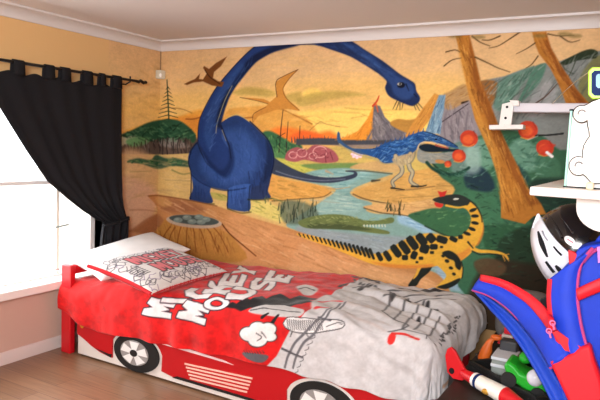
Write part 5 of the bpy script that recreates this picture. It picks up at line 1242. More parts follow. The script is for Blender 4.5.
PILLOW=r'''
S("5a5660",3,1,5,5,"597 405 587 428 579 431 550 417 549 417 552 396 551 393 579 369 589 388")
S("3c383c",3,1,5,5,"219 409 200 427 184 420 174 412 186 400 202 394")
S("5a5660",3,1,5,5,"676 74 658 84 631 112 604 88 587 71 619 44 637 61")
S("5a5660",3,1,5,5,"112 404 71 439 34 418 30 399 50 388 95 371")
S("3c383c",3,1,5,5,"115 305 88 325 63 314 64 296 83 296 109 294")
S("8a7c96",3,1,5,5,"514 385 507 417 483 401 463 404 467 378 467 369 503 346 507 380")
S("8a7c96",3,1,5,5,"250 420 259 443 216 446 203 437 177 412 218 373")
S("5a5660",3,1,5,5,"640 384 643 402 622 393 615 398 607 380 615 365 635 364")
S("4a464c",3,1,5,5,"699 227 702 247 661 260 637 225 659 188 690 214")
S("4a464c",3,1,5,5,"109 413 89 424 68 426 55 406 81 399 109 402")
S("3c383c",3,1,5,5,"283 90 264 101 245 100 236 83 257 80 282 81")
S("5a5660",3,1,5,5,"90 278 87 289 62 299 41 272 76 252 105 274")
S("3c383c",3,1,5,5,"116 116 108 124 90 128 78 106 105 106 130 120")
S("8a7c96",3,1,5,5,"249 72 229 82 217 94 194 76 203 64 215 61 233 57")
S("5a5660",3,1,5,5,"60 138 66 151 40 155 31 151 12 134 35 110 51 127 75 134")
S("4a464c",3,1,5,5,"90 203 56 233 21 211 34 189 53 189 76 195")
S("8a7c96",3,1,5,5,"82 176 82 184 61 195 47 180 44 166 67 158 84 170")
S("3c383c",3,1,5,5,"452 97 426 124 411 129 375 109 386 96 391 82 412 68")
S("5a5660",3,1,5,5,"377 446 369 477 332 459 336 446 333 433 369 416")
S("4a464c",3,1,5,5,"666 405 678 426 665 420 638 426 629 436 618 414 599 401 609 383 637 362")
S("3c383c",3,1,5,5,"718 295 693 336 652 310 650 300 654 281 697 251 700 291")
S("8a7c96",3,1,5,5,"179 384 160 394 133 422 109 403 84 385 113 357 131 367 162 363")
S("4a464c",3,1,5,5,"443 83 423 107 408 103 383 94 396 75 397 73 426 52")
S("4a464c",3,1,5,5,"556 439 539 449 509 477 488 464 457 442 478 418 502 414 526 423")
S("5a5660",3,1,5,5,"233 431 243 452 201 456 184 466 151 431 161 404 201 389")
S("3c383c",3,1,5,5,"161 92 141 105 133 121 111 102 102 99 116 82 119 82 137 72")
S("4a464c",3,1,5,5,"253 402 221 435 183 410 202 386 224 380 234 400")
S("5a5660",3,1,5,5,"369 90 374 102 347 104 330 124 315 107 291 90 301 72 328 55 342 75")
S("5a5660",3,1,5,5,"479 385 477 416 440 400 439 394 427 376 464 345 475 379")
S("8a7c96",3,1,5,5,"507 406 508 425 496 418 478 420 480 412 471 401 481 387 500 381 505 401")
S("3c383c",3,1,5,5,"63 391 71 408 38 410 28 409 5 387 29 358 51 374")
S("4a464c",3,1,5,5,"692 46 691 71 655 65 652 43 657 23 686 28 709 52")
S("8a7c96",3,1,5,5,"391 72 393 100 361 86 356 86 343 65 370 37 386 61")
S("8a7c96",3,1,5,5,"691 118 669 145 654 145 622 131 635 115 636 106 662 86 679 99 677 121")
S("8a7c96",3,1,5,5,"297 56 292 72 284 69 267 65 271 60 267 50 274 42 291 35 292 53")
S("5a5660",3,1,5,5,"126 157 120 167 94 185 65 156 93 127 117 149 139 165")
S("4a464c",3,1,5,5,"212 84 182 118 154 104 134 94 152 67 171 59 198 63")
S("4a464c",3,1,5,5,"607 91 584 108 575 130 552 109 531 103 544 89 551 76 558 76 587 57")
S("8a7c96",3,1,5,5,"719 315 691 332 676 346 644 322 655 308 669 300 692 293 706 303")
S("8a7c96",3,1,5,5,"316 420 285 438 250 449 217 413 266 390 313 400")
S("3c383c",3,1,5,5,"573 89 568 125 527 104 526 97 516 78 558 45")
S("5a5660",3,1,5,5,"130 90 114 97 102 115 92 111 72 96 69 93 84 77 89 78 100 77")
S("4a464c",3,1,5,5,"135 237 141 249 124 246 115 255 105 239 99 231 118 214 127 228 143 233")
S("8a7c96",3,1,5,5,"623 33 622 62 609 56 577 52 578 49 570 25 571 14 606 -12 616 16")
S("3c383c",3,1,5,5,"321 433 316 447 313 450 296 441 292 444 295 431 291 428 302 416")
S("4a464c",3,1,5,5,"507 421 489 449 458 430 466 416 471 410 499 402")
S("8a7c96",3,1,5,5,"93 332 80 341 50 368 24 345 7 327 42 299 61 319 96 317")
S("4a464c",3,1,5,5,"726 305 698 318 670 349 632 314 632 295 665 276 692 287 720 293")
S("8a7c96",3,1,5,5,"581 47 564 64 560 84 540 67 516 60 520 57 529 36 526 35 542 21")
S("5a5660",3,1,5,5,"131 49 119 79 107 76 73 66 79 58 76 38 86 26 119 9 121 42")
S("3c383c",3,1,5,5,"561 73 541 91 525 87 508 78 523 61 533 60")
S("5a5660",3,1,5,5,"664 53 662 68 632 77 610 46 651 19 680 49")
S("4a464c",3,1,5,5,"428 416 424 440 390 433 389 410 405 387 423 409")
S("3c383c",3,1,5,5,"114 301 109 322 90 310 81 312 81 294 90 283 109 283")
S("5a5660",3,1,5,5,"540 81 501 101 471 124 424 86 457 51 483 64")
S("4a464c",3,1,5,5,"58 332 63 345 38 349 29 344 11 328 34 305 49 322")
S("8a7c96",3,1,5,5,"550 65 524 89 510 95 477 76 489 62 496 52 518 39 538 45 530 68")
S("3c383c",3,1,5,5,"652 52 641 60 624 66 608 48 633 37 657 45")
S("5a5660",3,1,5,5,"480 432 432 474 379 440 411 406 451 403 448 436")
S("5a5660",3,1,5,5,"396 100 349 143 299 112 314 82 339 81 379 82")
S("8a7c96",3,1,5,5,"446 395 447 414 410 425 387 391 422 353 449 388")
S("4a464c",3,1,5,5,"431 440 430 459 420 454 401 453 403 447 396 435 403 424 424 414 427 435")
S("4a464c",3,1,5,5,"72 140 42 158 22 165 -7 145 18 120 34 128")
S("5a5660",3,1,5,5,"263 387 238 398 219 426 204 424 174 399 165 393 186 371 198 366 209 371")
S("4a464c",3,1,5,5,"540 421 537 442 509 434 510 418 514 404 535 408")
S("8a7c96",3,1,5,5,"662 276 651 284 646 296 637 289 623 282 624 280 632 269 632 269 640 265")
S("4a464c",3,1,5,5,"457 407 427 436 409 439 371 420 388 400 393 392 424 371 441 388")
S("5a5660",3,1,5,5,"222 69 187 89 169 109 129 78 137 64 157 48 178 46 207 44")
S("5a5660",3,1,5,5,"577 390 560 397 550 415 540 411 520 397 517 394 531 379 536 378 545 378")
S("3c383c",3,1,5,5,"596 96 567 110 548 133 514 104 516 90 540 73 559 79 586 77")
S("8a7c96",3,1,5,5,"84 446 70 470 65 484 36 462 19 465 30 448 27 433 33 427 64 402")
S("4a464c",3,1,5,5,"364 428 336 440 312 471 282 444 262 430 293 401 307 412")
S("5a5660",3,1,5,5,"703 189 692 208 669 197 675 182 695 168 698 189")
S("3c383c",3,1,5,5,"379 385 391 407 355 404 337 422 315 389 304 372 343 339 363 368 396 376")
S("8a7c96",3,1,5,5,"501 432 479 442 453 471 426 448 405 432 436 403 453 417 487 409 489 432")
S("3c383c",3,1,5,5,"685 447 676 456 655 459 643 434 673 436 701 452")
S("5a5660",3,1,5,5,"681 410 636 440 598 429 586 402 619 391 668 382")
S("5a5660",3,1,5,5,"90 91 88 123 60 106 43 112 41 84 45 70 80 53")
S("5a5660",3,1,5,5,"564 74 542 88 531 103 507 83 503 77 519 59 525 64 550 50")
S("4a464c",4,1,9,7,"50 240 75 244")
S("4a464c",4,1,9,7,"85 240 110 244")
S("4a464c",4,1,9,7,"120 240 145 244")
S("4a464c",4,1,9,7,"50 258 75 262")
S("4a464c",4,1,9,7,"85 258 110 262")
S("4a464c",4,1,9,7,"120 258 145 262")
S("4a464c",4,1,9,7,"50 276 75 280")
S("4a464c",4,1,9,7,"85 276 110 280")
S("4a464c",4,1,9,7,"120 276 145 280")
S("4a464c",4,1,9,7,"50 294 75 298")
S("4a464c",4,1,9,7,"85 294 110 298")
S("4a464c",4,1,9,7,"120 294 145 298")
S("4a464c",4,1,9,7,"50 312 75 316")
S("4a464c",4,1,9,7,"85 312 110 316")
S("4a464c",4,1,9,7,"120 312 145 316")
S("4a464c",4,1,9,7,"50 330 75 334")
S("4a464c",4,1,9,7,"85 330 110 334")
S("4a464c",4,1,9,7,"120 330 145 334")
O("d0646a","241418",9,0,"160 116 191 116 205 147 220 116 251 116 251 226 220 226 220 182 205 213 191 182 191 226 160 226")
O("d0646a","241418",9,0,"259 122 292 122 292 232 259 232")
O("d0646a","241418",9,0,"368 120 337 115 308 131 300 170 308 208 337 225 368 219 368 189 341 196 325 183 321 170 325 156 341 143 368 150")
O("d0646a","241418",9,0,"376 122 398 122 398 159 422 122 446 122 418 173 446 232 422 232 398 191 398 232 376 232")
O("d0646a","241418",9,0,"454 117 518 117 518 143 476 143 476 158 510 158 510 185 476 185 476 200 518 200 518 227 454 227")
O("d0646a","241418",9,0,"526 115 551 115 563 148 575 115 600 115 575 176 575 225 551 225 551 176")
O("d0646a","241418",9,0,"220 255 252 255 267 286 282 255 314 255 314 365 282 365 282 321 267 352 252 321 252 365 220 365")
O("d0646a","241418",9,1,"358 247 331 262 323 302 331 342 358 357 385 342 393 302 385 262")
O("d6d2d0","241418",9,1,"358 278 348 287 345 302 348 317 358 326 368 317 371 302 368 287")
O("d0646a","241418",9,0,"401 255 423 255 423 323 435 336 447 323 447 255 469 255 469 332 454 358 435 365 416 358 401 332")
O("d0646a","241418",9,0,"541 257 511 254 485 263 477 285 485 309 514 320 522 331 511 338 480 331 480 360 511 364 536 355 544 331 535 307 507 296 500 287 511 282 541 287")
O("d0646a","241418",9,0,"553 254 620 254 620 281 575 281 575 296 612 296 612 322 575 322 575 338 620 338 620 364 553 364")
'''
run(p2,PILLOW); p2.grain(.03,40,23)
PLC=((.86,-.875,.706),(0,.75,.015),(.65,-.03,-.115),.81,.61)

pl2=pillow('pillow',Vector(PLC[0]),Vector(PLC[1]),Vector(PLC[2]),PLC[3],PLC[4],.14,p2,37,'c01420')
tag(pl2,'white pillow printed with red lettering and doodles, red underside','pillow')
def piece(bm,c,u,v,L,W,edge,r):
    c,u,v=Vector(c),Vector(u).normalized(),Vector(v); v=(v-u*v.dot(u)).normalized(); pts=[]
    for k in np.linspace(-.97,.97,25):
        if edge=='left': X,Y=-(1-.075*(1-k*k)),k
        else: X,Y=k,(1-.09*(1-k*k))
        pts.append(c+u*X*L/2+v*Y*W/2)
    return tube(bm,pts,r,10)
obj('red_edging',piece(B(),PLC[0],PLC[1],PLC[2],PLC[3],PLC[4],'left',.013),mat('red_cotton','c01420',.85),pl2,label='red edging')
obj('red_edging',piece(B(),PLC[0],PLC[1],PLC[2],PLC[3],PLC[4],'front',.004),mat('red_cotton_hem','c01420',.85),pl2,label='red edging')
st_=tag(obj('stick',tube(B(),[(.05,-1.155,.633),(.10,-1.09,.634),(.108,-1.02,.634)],.004,8),mat('dark_red_paint','7a1c24',.4)),'thin dark red stick poking out beside the bed post in front of the window','stick')

# ------------------------------------------------------------------ right side: shelf on the right wall
SX=3.48
sh=thing('wall_shelf','white wall shelf at the right, carrying the bear cutout and white box','shelf',(3.7,-1.35,1.5))
obj('board',box(B(),SX,3.8,-1.82,-.85,1.492,1.524),M_white,sh,bevel=.006)
for y in (-1.70,-.98):
    P=[(3.8,1.492),(3.625,1.492),(3.627,1.455)]+[(3.627+.10*(1-math.cos(t)),1.455-.085*math.sin(t)) for t in np.linspace(0,PI/2,9)][1:]+[(3.80,1.345)]
    obj('bracket',prism(B(),[Vector((x,y,z)) for x,z in P],(0,.03,0)),M_white,sh,bevel=.003)
bx=thing('box','white box with a mint green side panel, behind the bear cutout','box',(3.7,-1.66,1.524))
obj('carcass',box(B(),3.588,3.79,-1.70,-1.50,1.524,1.805),M_white,bx,bevel=.003)
obj('side_panel',box(B(),3.580,3.588,-1.705,-1.50,1.524,1.808),M_mint,bx,bevel=.002,label='mint green side panel')
obj('edge_trim',box(B(),3.578,3.79,-1.707,-1.700,1.524,1.529),M_dark,bx)
obj('edge_trim',box(B(),3.578,3.62,-1.707,-1.700,1.803,1.809),M_dark,bx)
# bear cutout
Yb=-1.735
def C2(cx,cy,r,a0,a1,n=12): return [(cx+r*math.cos(math.radians(t)),cy+r*math.sin(math.radians(t))) for t in np.linspace(a0,a1,n)]
half=C2(581.5,114,8,40,285,16)+[(587,105),(592,102),(600,99),(610,98)]
low=[(610,183.5),(592,183),(586,176)]+C2(578.5,166,9,60,300,16)+[(583,152),(584,146),(587.5,140),(590,136.5),(589.5,131),(588,125)]
left=low[1:]+half[:-1]
AXP=614.
full=left+[(2*AXP-u,v) for u,v in left[::-1]]
def grow(P,d):
    c=np.array(P); n=len(c); out=[]
    for i in range(n):
        t=c[(i+1)%n]-c[i-1]; t=t/ (np.hypot(*t)+1e-9); out.append(c[i]+d*np.array([-t[1],t[0]]))
    return out
area2=sum(full[i][0]*full[(i+1)%len(full)][1]-full[(i+1)%len(full)][0]*full[i][1] for i in range(len(full)))
sgn=-1 if area2>0 else 1
be=thing('bear_cutout','cream bear-shaped cutout with dark outline, standing on the white shelf','bear cutout',(3.7,Yb,1.524))
obj('body',prism(B(),[at(u,v,Yb) for u,v in full],(0,.016,0)),M_cream,be,smooth=False)
obj('outline',prism(B(),[at(u,v,Yb+.014) for u,v in grow(full,1.0*sgn)],(0,.008,0)),M_dark,be,smooth=False,label='dark outline backing')
for (cx,cy) in ((582,114),(579,166)):
    obj('ear_line' if cy<140 else 'paw_line',tube(B(),[at(u,v,Yb-.001) for u,v in C2(cx,cy,4,170,330,10)],.0025,6),mat('grey_line_paint','6a6a6c',.6),be)
tag(obj('peg',box(B(),*(lambda p:(p.x-.012,p.x+.012,-1.768,-1.745,1.524,1.55))(at(590,188,-1.75))),M_beige,bevel=.004),'tiny beige peg on the shelf at the foot of the bear cutout','peg')
# lime-rimmed ornament on the right wall
Yo=-1.70
def oct(u0,u1,v0,v1,c): return [(u0+c,v0),(u1-c,v0),(u1,v0+c),(u1,v1-c),(u1-c,v1),(u0+c,v1),(u0,v1-c),(u0,v0+c)]
orn=thing('wall_ornament','blue ornament with a lime green rim, on the right wall above the bear','ornament',(3.75,Yo,1.86))
U1=627
outer=[at(u,v,Yo) for u,v in oct(588,U1,67,99,4)]; inner=[at(u,v,Yo-.006) for u,v in oct(591.5,U1-3,70.5,95.5,3)]
obj('rim',prism(B(),outer,(0,.04,0)),M_lime,orn,bevel=.004,label='lime green rim')
obj('face',prism(B(),inner,(0,.01,0)),M_navy,orn,smooth=False,label='dark blue face')
obj('face_panel',prism(B(),[at(u,v,Yo-.009) for u,v in oct(596,U1-6,74,88,2)],(0,.006,0)),mat('light_blue_plastic','4a8cc8',.3),orn,smooth=False)
obj('backplate',box(B(),3.74,3.80,Yo+.002,Yo+.038,1.88,1.97),M_navy,orn)
cdp=[at(589,72,Yo+.02),at(578,80,-1.3),at(566,90,-.8),at(552,104,-.27)]
tag(obj('cord',tube(B(),smooth_pts([tuple(p) for p in cdp],6,False),.0018,6),M_beige),'thin pale cord slanting from the lime-rimmed ornament to the white wall arm','cord')
# white wall arm
Ya=-.25
arm=thing('wall_bracket','white metal wall arm with a drilled end plate, above the white shelf','wall bracket',(3.8,Ya,1.85))
a0=at(508,108,Ya); zt=a0.z
obj('arm',box(B(),a0.x,3.80,Ya-.01,Ya+.05,zt-.025,zt+.03),mat('white_powder_coat','d4d2da',.4),arm,bevel=.006)
obj('wall_plate',box(B(),3.785,3.80,Ya-.07,Ya+.11,zt-.09,zt+.09),M_white,arm,bevel=.004)
e0=[at(u,v,Ya-.03) for u,v in ((502,104),(514,101),(511,127),(498.5,128.5))]
pl_=obj('end_plate',prism(B(),e0,(0,.012,0)),M_white,arm,bevel=.002)
for (u,v) in ((507,107),(505.5,118),(504.5,126)):
    p=at(u,v,Ya-.031); obj('hole',prism(B(),[p+Vector((.008*math.cos(t),0,.008*math.sin(t))) for t in np.linspace(0,2*PI,12,endpoint=False)],(0,.0025,0)),M_dark,pl_,smooth=False)
e1=[at(u,v,Ya-.06) for u,v in ((489,125),(523,124.5),(523,129),(489,129.5))]
obj('foot_flange',prism(B(),e1,(0,.09,0)),M_white,arm,bevel=.003)
obj('lip',prism(B(),[at(u,v,Ya-.035) for u,v in ((509,100),(519,100.5),(519,106),(513,106))],(0,.06,0)),M_white,arm,bevel=.003)

# ------------------------------------------------------------------ bicycle helmet
hk=tag(obj('wall_hook',tube(B(),[(3.80,-1.53,1.36),(3.76,-1.53,1.36),(3.735,-1.535,1.345),(3.725,-1.54,1.36)],.010,10),M_beige),'small cream hook on the right wall beside the helmet','hook')
HC=at(578,247.5,-1.28); HR=Vector((.190,.19,.193))
hel=thing('bicycle_helmet','black and white bicycle helmet hanging below the white shelf, behind the backpack','helmet',HC)
hrot=Matrix.Rotation(math.radians(-38),3,'Y')
bm=B(); ell(bm,(0,0,0),(1,1,1),40,28)
for v in list(bm.verts):
    p=v.co; 
    if p.z<-.32: v.co=Vector((p.x,p.y,-.32-(p.z+.32)*-.12))*1.0
for v in bm.verts: v.co=hrot@Vector((v.co.x*HR.x*.98,v.co.y*HR.y,v.co.z*HR.z*1.0))+HC
obj('shell',bm,M_hblack,hel)
def onell(u,v,off):
    d=(RT*((u-300)/600)-UP*((v-200)/600)+fw).normalized(); q=hrot.inverted()@(CAM-HC); e=hrot.inverted()@d; S=Vector((HR.x*.98+off,HR.y+off,HR.z+off))
    q=Vector((q.x/S.x,q.y/S.y,q.z/S.z)); e=Vector((e.x/S.x,e.y/S.y,e.z/S.z))
    A_=e.dot(e); b=q.dot(e); c=q.dot(q)-1; disc=b*b-A_*c
    t=(-b-math.sqrt(max(disc,0)))/A_; return CAM+d*t
def patch(name,outer,inner,off,th,m,n=14,lab=None):
    o_=smooth_pts(outer,n,False); i_=smooth_pts(inner,n,False); k=9
    rows=[[onell(*(a*(1-t)+b*t),off) for a,b in zip(o_,i_)] for t in np.linspace(0,1,k)]
    return solid(obj(name,sheet(B(),rows),m,hel,label=lab),th,0)
patch('side_panel',[(537,214),(532,228),(531.5,243),(536,260),(544,275),(554,287)],[(539,213.5),(547,228),(556,240),(566,250),(574,257),(582,266)],.003,.006,M_hwhite,lab='white side panel')
patch('vent',[(537.5,232),(540,245),(546.5,257)],[(538.5,231),(544,243),(548,257)],.008,.004,M_dark)
patch('vent',[(555,266),(557,270),(562,275)],[(556,265),(561,269),(563,275)],.008,.004,M_dark)
patch('vent',[(545,262),(549,268),(553,273)],[(546.5,261),(551,267),(555,272)],.008,.004,M_dark)
patch('vent',[(553,247),(557,252),(561,256)],[(554,246),(558.5,251),(562.5,255)],.008,.004,M_dark)
patch('ridge',[(560,216),(566,224),(572,233)],[(561,215),(568,223),(574,232)],.004,.01,M_hblack)
patch('ridge',[(548,216),(555,227),(561,238)],[(549.5,215),(557,226),(563,237)],.004,.01,M_hblack)
c_=onell(570,241,.004)
rows=[]
for k in np.linspace(0,1,5): rows.append([onell(570+ (6.5*math.cos(t)*math.cos(.7)-3.8*math.sin(t)*math.sin(.7))*k,241+(6.5*math.cos(t)*math.sin(.7)+3.8*math.sin(t)*math.cos(.7))*k,.004) for t in np.linspace(0,2*PI,21)])
badge=solid(obj('badge',sheet(B(),rows),mat('white_sticker','f0eeee',.4),hel),.003)
rows=[[onell(u,v,.0075) for u,v in r] for r in ([(567,239.5),(570,241.5),(573,243.2)],[(567.5,238.5),(570.5,240.5),(573.5,242.2)])]
solid(obj('badge_mark',sheet(B(),rows),mat('badge_pink','c06070',.5),badge),.001)
rows=[[onell(u,v,.008) for u,v in r] for r in ([(541.5,231),(543.5,236),(547,241)],[(543,230.5),(545,235.5),(548.5,240.5)])]
solid(obj('side_lettering',sheet(B(),rows),mat('grey_lettering','9a9ca8',.5),hel),.001)

# ------------------------------------------------------------------ backpack
BY=-1.62
bp=thing('backpack','bright blue and red nylon backpack hanging open at the right wall','backpack',at(600,420,BY))
def body(name,outline,y,depth,m,bev=.02,lab=None):
    return obj(name,prism(B(),[at(u,v,y) for u,v in outline],(0,depth,0)),m,bp,bevel=bev,label=lab)
main=body('main_body',smooth_pts([(552,284),(562,270),(573,260),(579,249),(600,244),(614,247),(617,300),(617,380),(616,440),(580,440),(562,400),(554,350),(551,310)],4),BY,.13,M_blue,.02)
def ribbon(name,up,lo,y0,y1,m,th,bulge=.02,parent=None,lab=None):
    a=smooth_pts(up,6,False); b=smooth_pts(lo,6,False); n=len(a); rows=[]
    for i in range(n):
        k=i/(n-1); y=y0+(y1-y0)*k
        rows.append([at(*(a[i]*(1-t)+b[i]*t),y-bulge*math.sin(PI*t)) for t in np.linspace(0,1,9)])
    return solid(obj(name,sheet(B(),rows),m,parent or bp,label=lab,angle=180),th,0),a,b
def piping(path,y0,y1,r,m,name='piping',parent=None):
    n=len(path); obj(name,tube(B(),[at(*p,y0+(y1-y0)*i/(n-1)) for i,p in enumerate(path)],r,8),m,parent or bp)
# inner back panel with red edge
ps,a,b=ribbon('back_panel',[(551,279),(550,298),(552,318),(557,335),(563,352),(572,366)],[(593,248),(581,264),(577,288),(579,315),(585,342),(594,366)],BY-.02,BY-.05,M_blue,.02,.025)
piping(a,BY-.025,BY-.06,.013,M_rednyl,'red_edging',ps); piping(b,BY-.03,BY-.06,.007,M_pink,'piping',ps)
piping(smooth_pts([(583,262),(590,254),(600,248),(614,245)],6,False),BY-.03,BY-.02,.007,M_pink)
# dark opening and red lining
obj('opening',prism(B(),[at(u,v,BY+.01) for u,v in ((540,300),(551,296),(556,338),(549,328))],(0,.04,0)),M_dark,bp,smooth=False,label='dark open interior')
obj('lining',prism(B(),[at(u,v,BY+.0) for u,v in ((568,250),(574,252),(581,257),(575,262),(569,265))],(0,.02,0)),M_rednyl,bp,bevel=.003,label='red lining')
# open front flap sweeping left
UPE=[(481,279),(500,284),(520,294),(537,308),(550,325),(570,354)]; LOE=[(473,290),(490,296),(510,310),(529,332),(541,349),(551,368)]
fl,a,b=ribbon('front_flap',UPE,LOE,-1.40,BY-.07,M_blue,.022,.02)
ribbon('red_edging',[(482,275.5),(505,281),(530,295),(545,307),(551,318)],[(481,281),(505,288),(526,301),(541,317),(552,332)],-1.415,BY-.085,M_rednyl,.02,.008,fl); piping(b,-1.41,BY-.075,.007,M_pink,'piping',fl)
gs,a2,b2=ribbon('side_gusset',[(474,290),(491,300),(511,316),(530,337),(543,356),(560,385),(572,410)],[(476,292),(488,306),(502,322),(518,342),(534,368),(548,394),(556,412)],-1.39,BY-.03,mat('deep_blue_nylon','123fb0',.55,bump=.2,bscale=500),.012,-.02)
# red front pocket
obj('front_pocket',prism(B(),[at(u,v,BY-.09) for u,v in ((549,362),(560,358),(573,354),(580,348),(590,345),(594,360),(601,380),(606,402),(609,425),(580,425),(566,398))],(0,.06,0)),M_rednyl,bp,bevel=.012,label='red front pocket')
st1,a,b=ribbon('shoulder_strap',[(576,290),(588,284),(604,277),(618,272)],[(578,300),(590,295),(605,289),(618,285)],BY-.05,BY-.03,M_rednyl,.012,.008,lab='red strap')
for (u,v) in ((552.5,323),(549,331)):
    p=at(u,v,BY-.10); bm=B(); tube(bm,[p+Vector((.009*math.cos(t),0,.009*math.sin(t))) for t in np.linspace(0,2*PI,13)],.003,6); tube(bm,[p,p+Vector((.008,.0,-.025))],.004,6); obj('zipper_pull',bm,mat('pink_pull','d06a9a',.4),bp)
obj('zip_band',prism(B(),[at(u,v,BY-.075) for u,v in ((551,331),(557,331),(581,347),(575,354),(566,352))],(0,.02,0)),M_rednyl,bp,smooth=False)
obj('carry_loop',tube(B(),smooth_pts([tuple(at(596,246,BY+.06)),(3.70,BY+.09,1.32),(3.728,-1.535,1.357),(3.74,-1.54,1.32),tuple(at(612,246,BY+.08))],6,False),.008,8),M_blue,bp)
obj('name_tag',prism(B(),[at(u,v,BY-.04) for u,v in ((597,247),(606,245),(607,262),(598,263))],(0,.006,0)),mat('lilac_tag','b878d8',.5),bp,smooth=False,label='lilac tag')

# ------------------------------------------------------------------ toy chest with toys at the foot of the bed
CT=.47
ch=thing('toy_chest','low dark brown chest at the foot of the bed, toys on top','chest',(3.42,-.75,0))
obj('carcass',box(B(),3.08,3.79,-1.46,-.06,.0,.44),M_wooddark,ch,bevel=.004)
obj('lid',box(B(),3.07,3.795,-1.475,-.04,.44,CT),M_wooddark,ch,bevel=.006)
# cushion
bm=B(); ell(bm,(0,0,0),(1,1,1),32,20)
for v in bm.verts:
    p=v.co; f=lambda x:math.copysign(abs(x)**.55,x); q=Vector((f(p.x)*.17,p.y*.06,f(p.z)*.17)); q=Matrix.Rotation(math.radians(-14),3,'X')@q
    v.co=q+Vector((3.26,-.22,CT+.165))
tag(obj('cushion',bm,M_grey),'dark grey cushion leaning against the wall behind the toys','cushion')
# crate
R0=at(468,343,-.62); R1=at(541,392,-1.52)
cr=thing('toy_tray','shallow black plastic tray holding toys on the dark chest','tray',(3.45,-1.1,CT))
rim=CT+.075
A0=Vector((3.11,-.96,0)); A1=Vector((3.49,-1.27,0)); A2=Vector((3.705,-1.006,0)); A3=Vector((3.325,-.70,0))
cor=[A0,A1,A2,A3]
def wall(p,q,z0,z1,th,name):
    d=(q-p).normalized(); n=Vector((-d.y,d.x,0))*th
    obj(name,prism(B(),[p+Vector((0,0,z0)),q+Vector((0,0,z0)),q+Vector((0,0,z1)),p+Vector((0,0,z1))],n),M_black,cr,bevel=.002)
for i in range(4): wall(cor[i],cor[(i+1)%4],CT,rim-.02,.006,'side')
for i in range(4): wall(cor[i],cor[(i+1)%4],rim-.018,rim,.016,'rim')
obj('bottom',prism(B(),[c+Vector((0,0,CT)) for c in cor],(0,0,.006)),M_black,cr,smooth=False)
bz=CT+.006
# green buggy
def P3(u,v,Y): return at(u,v,Y)
gc=thing('toy_buggy','bright green toy buggy with a white dome, tilted in the black tray','toy car',tuple(atz(527,374,bz)))
g0=atz(527,374,.585)
bm=B(); prism(bm,[g0+Vector(q) for q in ((-.10,-.07,.035),(-.085,-.07,.065),(-.05,-.07,.05),(-.02,-.07,.02),(.06,-.07,.0),(.10,-.07,-.03),(.09,-.07,-.07),(0,-.07,-.055),(-.075,-.07,-.015))],(0,.15,0)); obj('body',bm,M_green,gc,bevel=.012)
ell(bm:=B(),g0+Vector((.045,-.06,.01)),(.038,.038,.04),20,14); obj('dome',bm,mat('pearl_dome','d2d4de',.25),gc)
ell(bm:=B(),g0+Vector((-.015,.03,.07)),(.032,.05,.028),16,10); obj('roof_pod',bm,M_green,gc)
for (dx,dy,dz) in ((-.07,-.085,-.02),(.065,-.085,-.065),(-.07,.075,-.02),(.065,.075,-.065)):
    obj('wheel',tube(B(),[g0+Vector((dx,dy,dz)),g0+Vector((dx,dy+.025,dz))],.036,16),M_black,gc)
# grey truck
t0=atz(506,353,.60)
tk=thing('toy_truck','grey toy truck with pale bands, behind the green buggy in the tray','toy truck',(t0.x,t0.y,bz))
obj('bed',box(B(),t0.x-.055,t0.x+.055,t0.y-.08,t0.y+.08,t0.z-.10,t0.z-.01),M_steel,tk,bevel=.006)
for dz in (-.012,-.05): obj('band',box(B(),t0.x-.058,t0.x+.058,t0.y-.085,t0.y+.085,t0.z+dz-.008,t0.z+dz+.008),mat('pale_band','c8ccd2',.4),tk,bevel=.002)
obj('cab',box(B(),t0.x-.045,t0.x+.045,t0.y+.05,t0.y+.12,t0.z-.02,t0.z+.05),mat('charcoal_plastic','3a3c40',.4),tk,bevel=.01)
for (dx,dy) in ((-.06,t0.y-.05),(.04,t0.y-.05),(-.06,t0.y+.06),(.04,t0.y+.06)): obj('wheel',tube(B(),[(t0.x+dx,dy,t0.z-.10),(t0.x+dx+.02,dy,t0.z-.10)],.03,14),M_black,tk)
# orange figure
of=thing('toy_dinosaur','small orange and black toy dinosaur standing up behind the black tray','toy dinosaur',tuple(atz(489,348,.592).xy)+(CT,))
o0=atz(489,348,.592); bm=B(); tube(bm,[o0+Vector(q) for q in ((-.03,0,-.11),(-.025,0,-.06),(-.01,0,-.01),(.0,0,.03),(.02,0,.06))],lambda t:.012+.02*math.sin(PI*min(1,t+.15)),12); ell(bm,o0+Vector((.035,-.01,.068)),(.03,.018,.016),14,10); obj('body',bm,M_orange,of)
obj('tail',tube(B(),[o0+Vector((-.02,.01,-.06)),o0+Vector((-.05,.02,-.075)),o0+Vector((-.075,.02,-.05))],lambda t:.016*(1-t)+.003,10),mat('black_stripe_plastic','2a1c14',.5),of)
for dx in (-.035,.0): obj('leg',tube(B(),[o0+Vector((dx,-.01,-.07)),o0+Vector((dx,-.015,-.115)),o0+Vector((dx+.015,-.03,-.12))],.010,8),M_orange,of)
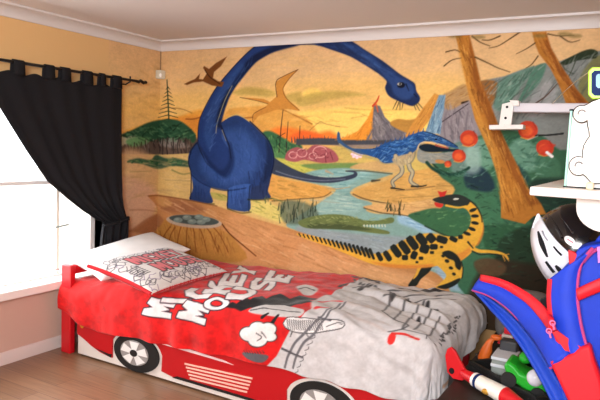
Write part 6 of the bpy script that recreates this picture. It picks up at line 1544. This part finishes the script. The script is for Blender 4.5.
# red and white blocks figure
r0=atz(508,334,.632)
rf=thing('toy_robot','small red and white toy robot half hidden under the backpack flap','toy robot',(r0.x,r0.y,CT))
obj('torso',box(B(),r0.x-.03,r0.x+.03,r0.y-.025,r0.y+.025,r0.z-.07,r0.z+.0),mat('off_white_plastic','c8c0b8',.4),rf,bevel=.006)
obj('head',box(B(),r0.x-.02,r0.x+.02,r0.y-.02,r0.y+.02,r0.z+.002,r0.z+.04),M_rednyl,rf,bevel=.006)
for dx in (-.035,.035): obj('arm',tube(B(),[(r0.x+dx,r0.y,r0.z-.01),(r0.x+dx*1.2,r0.y-.015,r0.z-.06)],.009,8),M_rednyl,rf)
for dx in (-.015,.015): obj('leg',box(B(),r0.x+dx-.011,r0.x+dx+.011,r0.y-.015,r0.y+.015,r0.z-.16,r0.z-.07),mat('grey_leg_plastic','77706c',.4),rf,bevel=.003)
# rocket in front
ra=atz(463,373,.515); rb=atz(524,406,.515); d=(rb-ra); L=d.length; d.normalize()
rk=thing('toy_rocket','red and white toy rocket with navy band lying across the front of the chest','toy rocket',tuple(ra.xy)+(CT,))

def rk_tube(name,t0,t1,r0,r1,m,n=20,lab=None): return obj(name,tube(B(),[ra+d*L*(t0+(t1-t0)*k/6) for k in range(7)],lambda t:r0+(r1-r0)*t,n),m,rk,label=lab)
rk_tube('tail_section',0.0,.22,.022,.031,M_red); rk_tube('band',.22,.27,.036,.036,mat('white_ring','e4e0dc',.3)); rk_tube('navy_band',.27,.31,.038,.038,M_navy,lab='navy blue band')
rk_tube('hull',.31,.72,.036,.042,mat('white_plastic','e6e0d6',.3)); rk_tube('nose',.72,1.0,.042,.02,M_red)
obj('gold_patch',ell(B(),ra+d*L*.5+Vector((-.014,-.030,-.010)),(.026,.012,.015),14,10),M_gold,rk)
fin=[(445,356),(447,349),(451,347.5),(455,351),(459,359),(464,368),(470,377),(462,381),(453,379),(447,372)]
fo=obj('fin',prism(B(),[at(u,v,ra.y-.01) for u,v in fin],(0,.022,0)),M_red,rk,bevel=.004)
c=at(451.5,371,ra.y-.012); obj('fin_emblem',prism(B(),[c+Vector((.014*math.cos(t),0,.016*math.sin(t))) for t in np.linspace(0,2*PI,16,endpoint=False)],(0,.003,0)),M_dark,fo,smooth=False)
obj('fin',prism(B(),[at(u,v,ra.y+.02) for u,v in ((449,372),(462,377),(472,385),(460,398),(447,392))],(0,.02,0)),M_black,rk,bevel=.004,label='black lower fin')
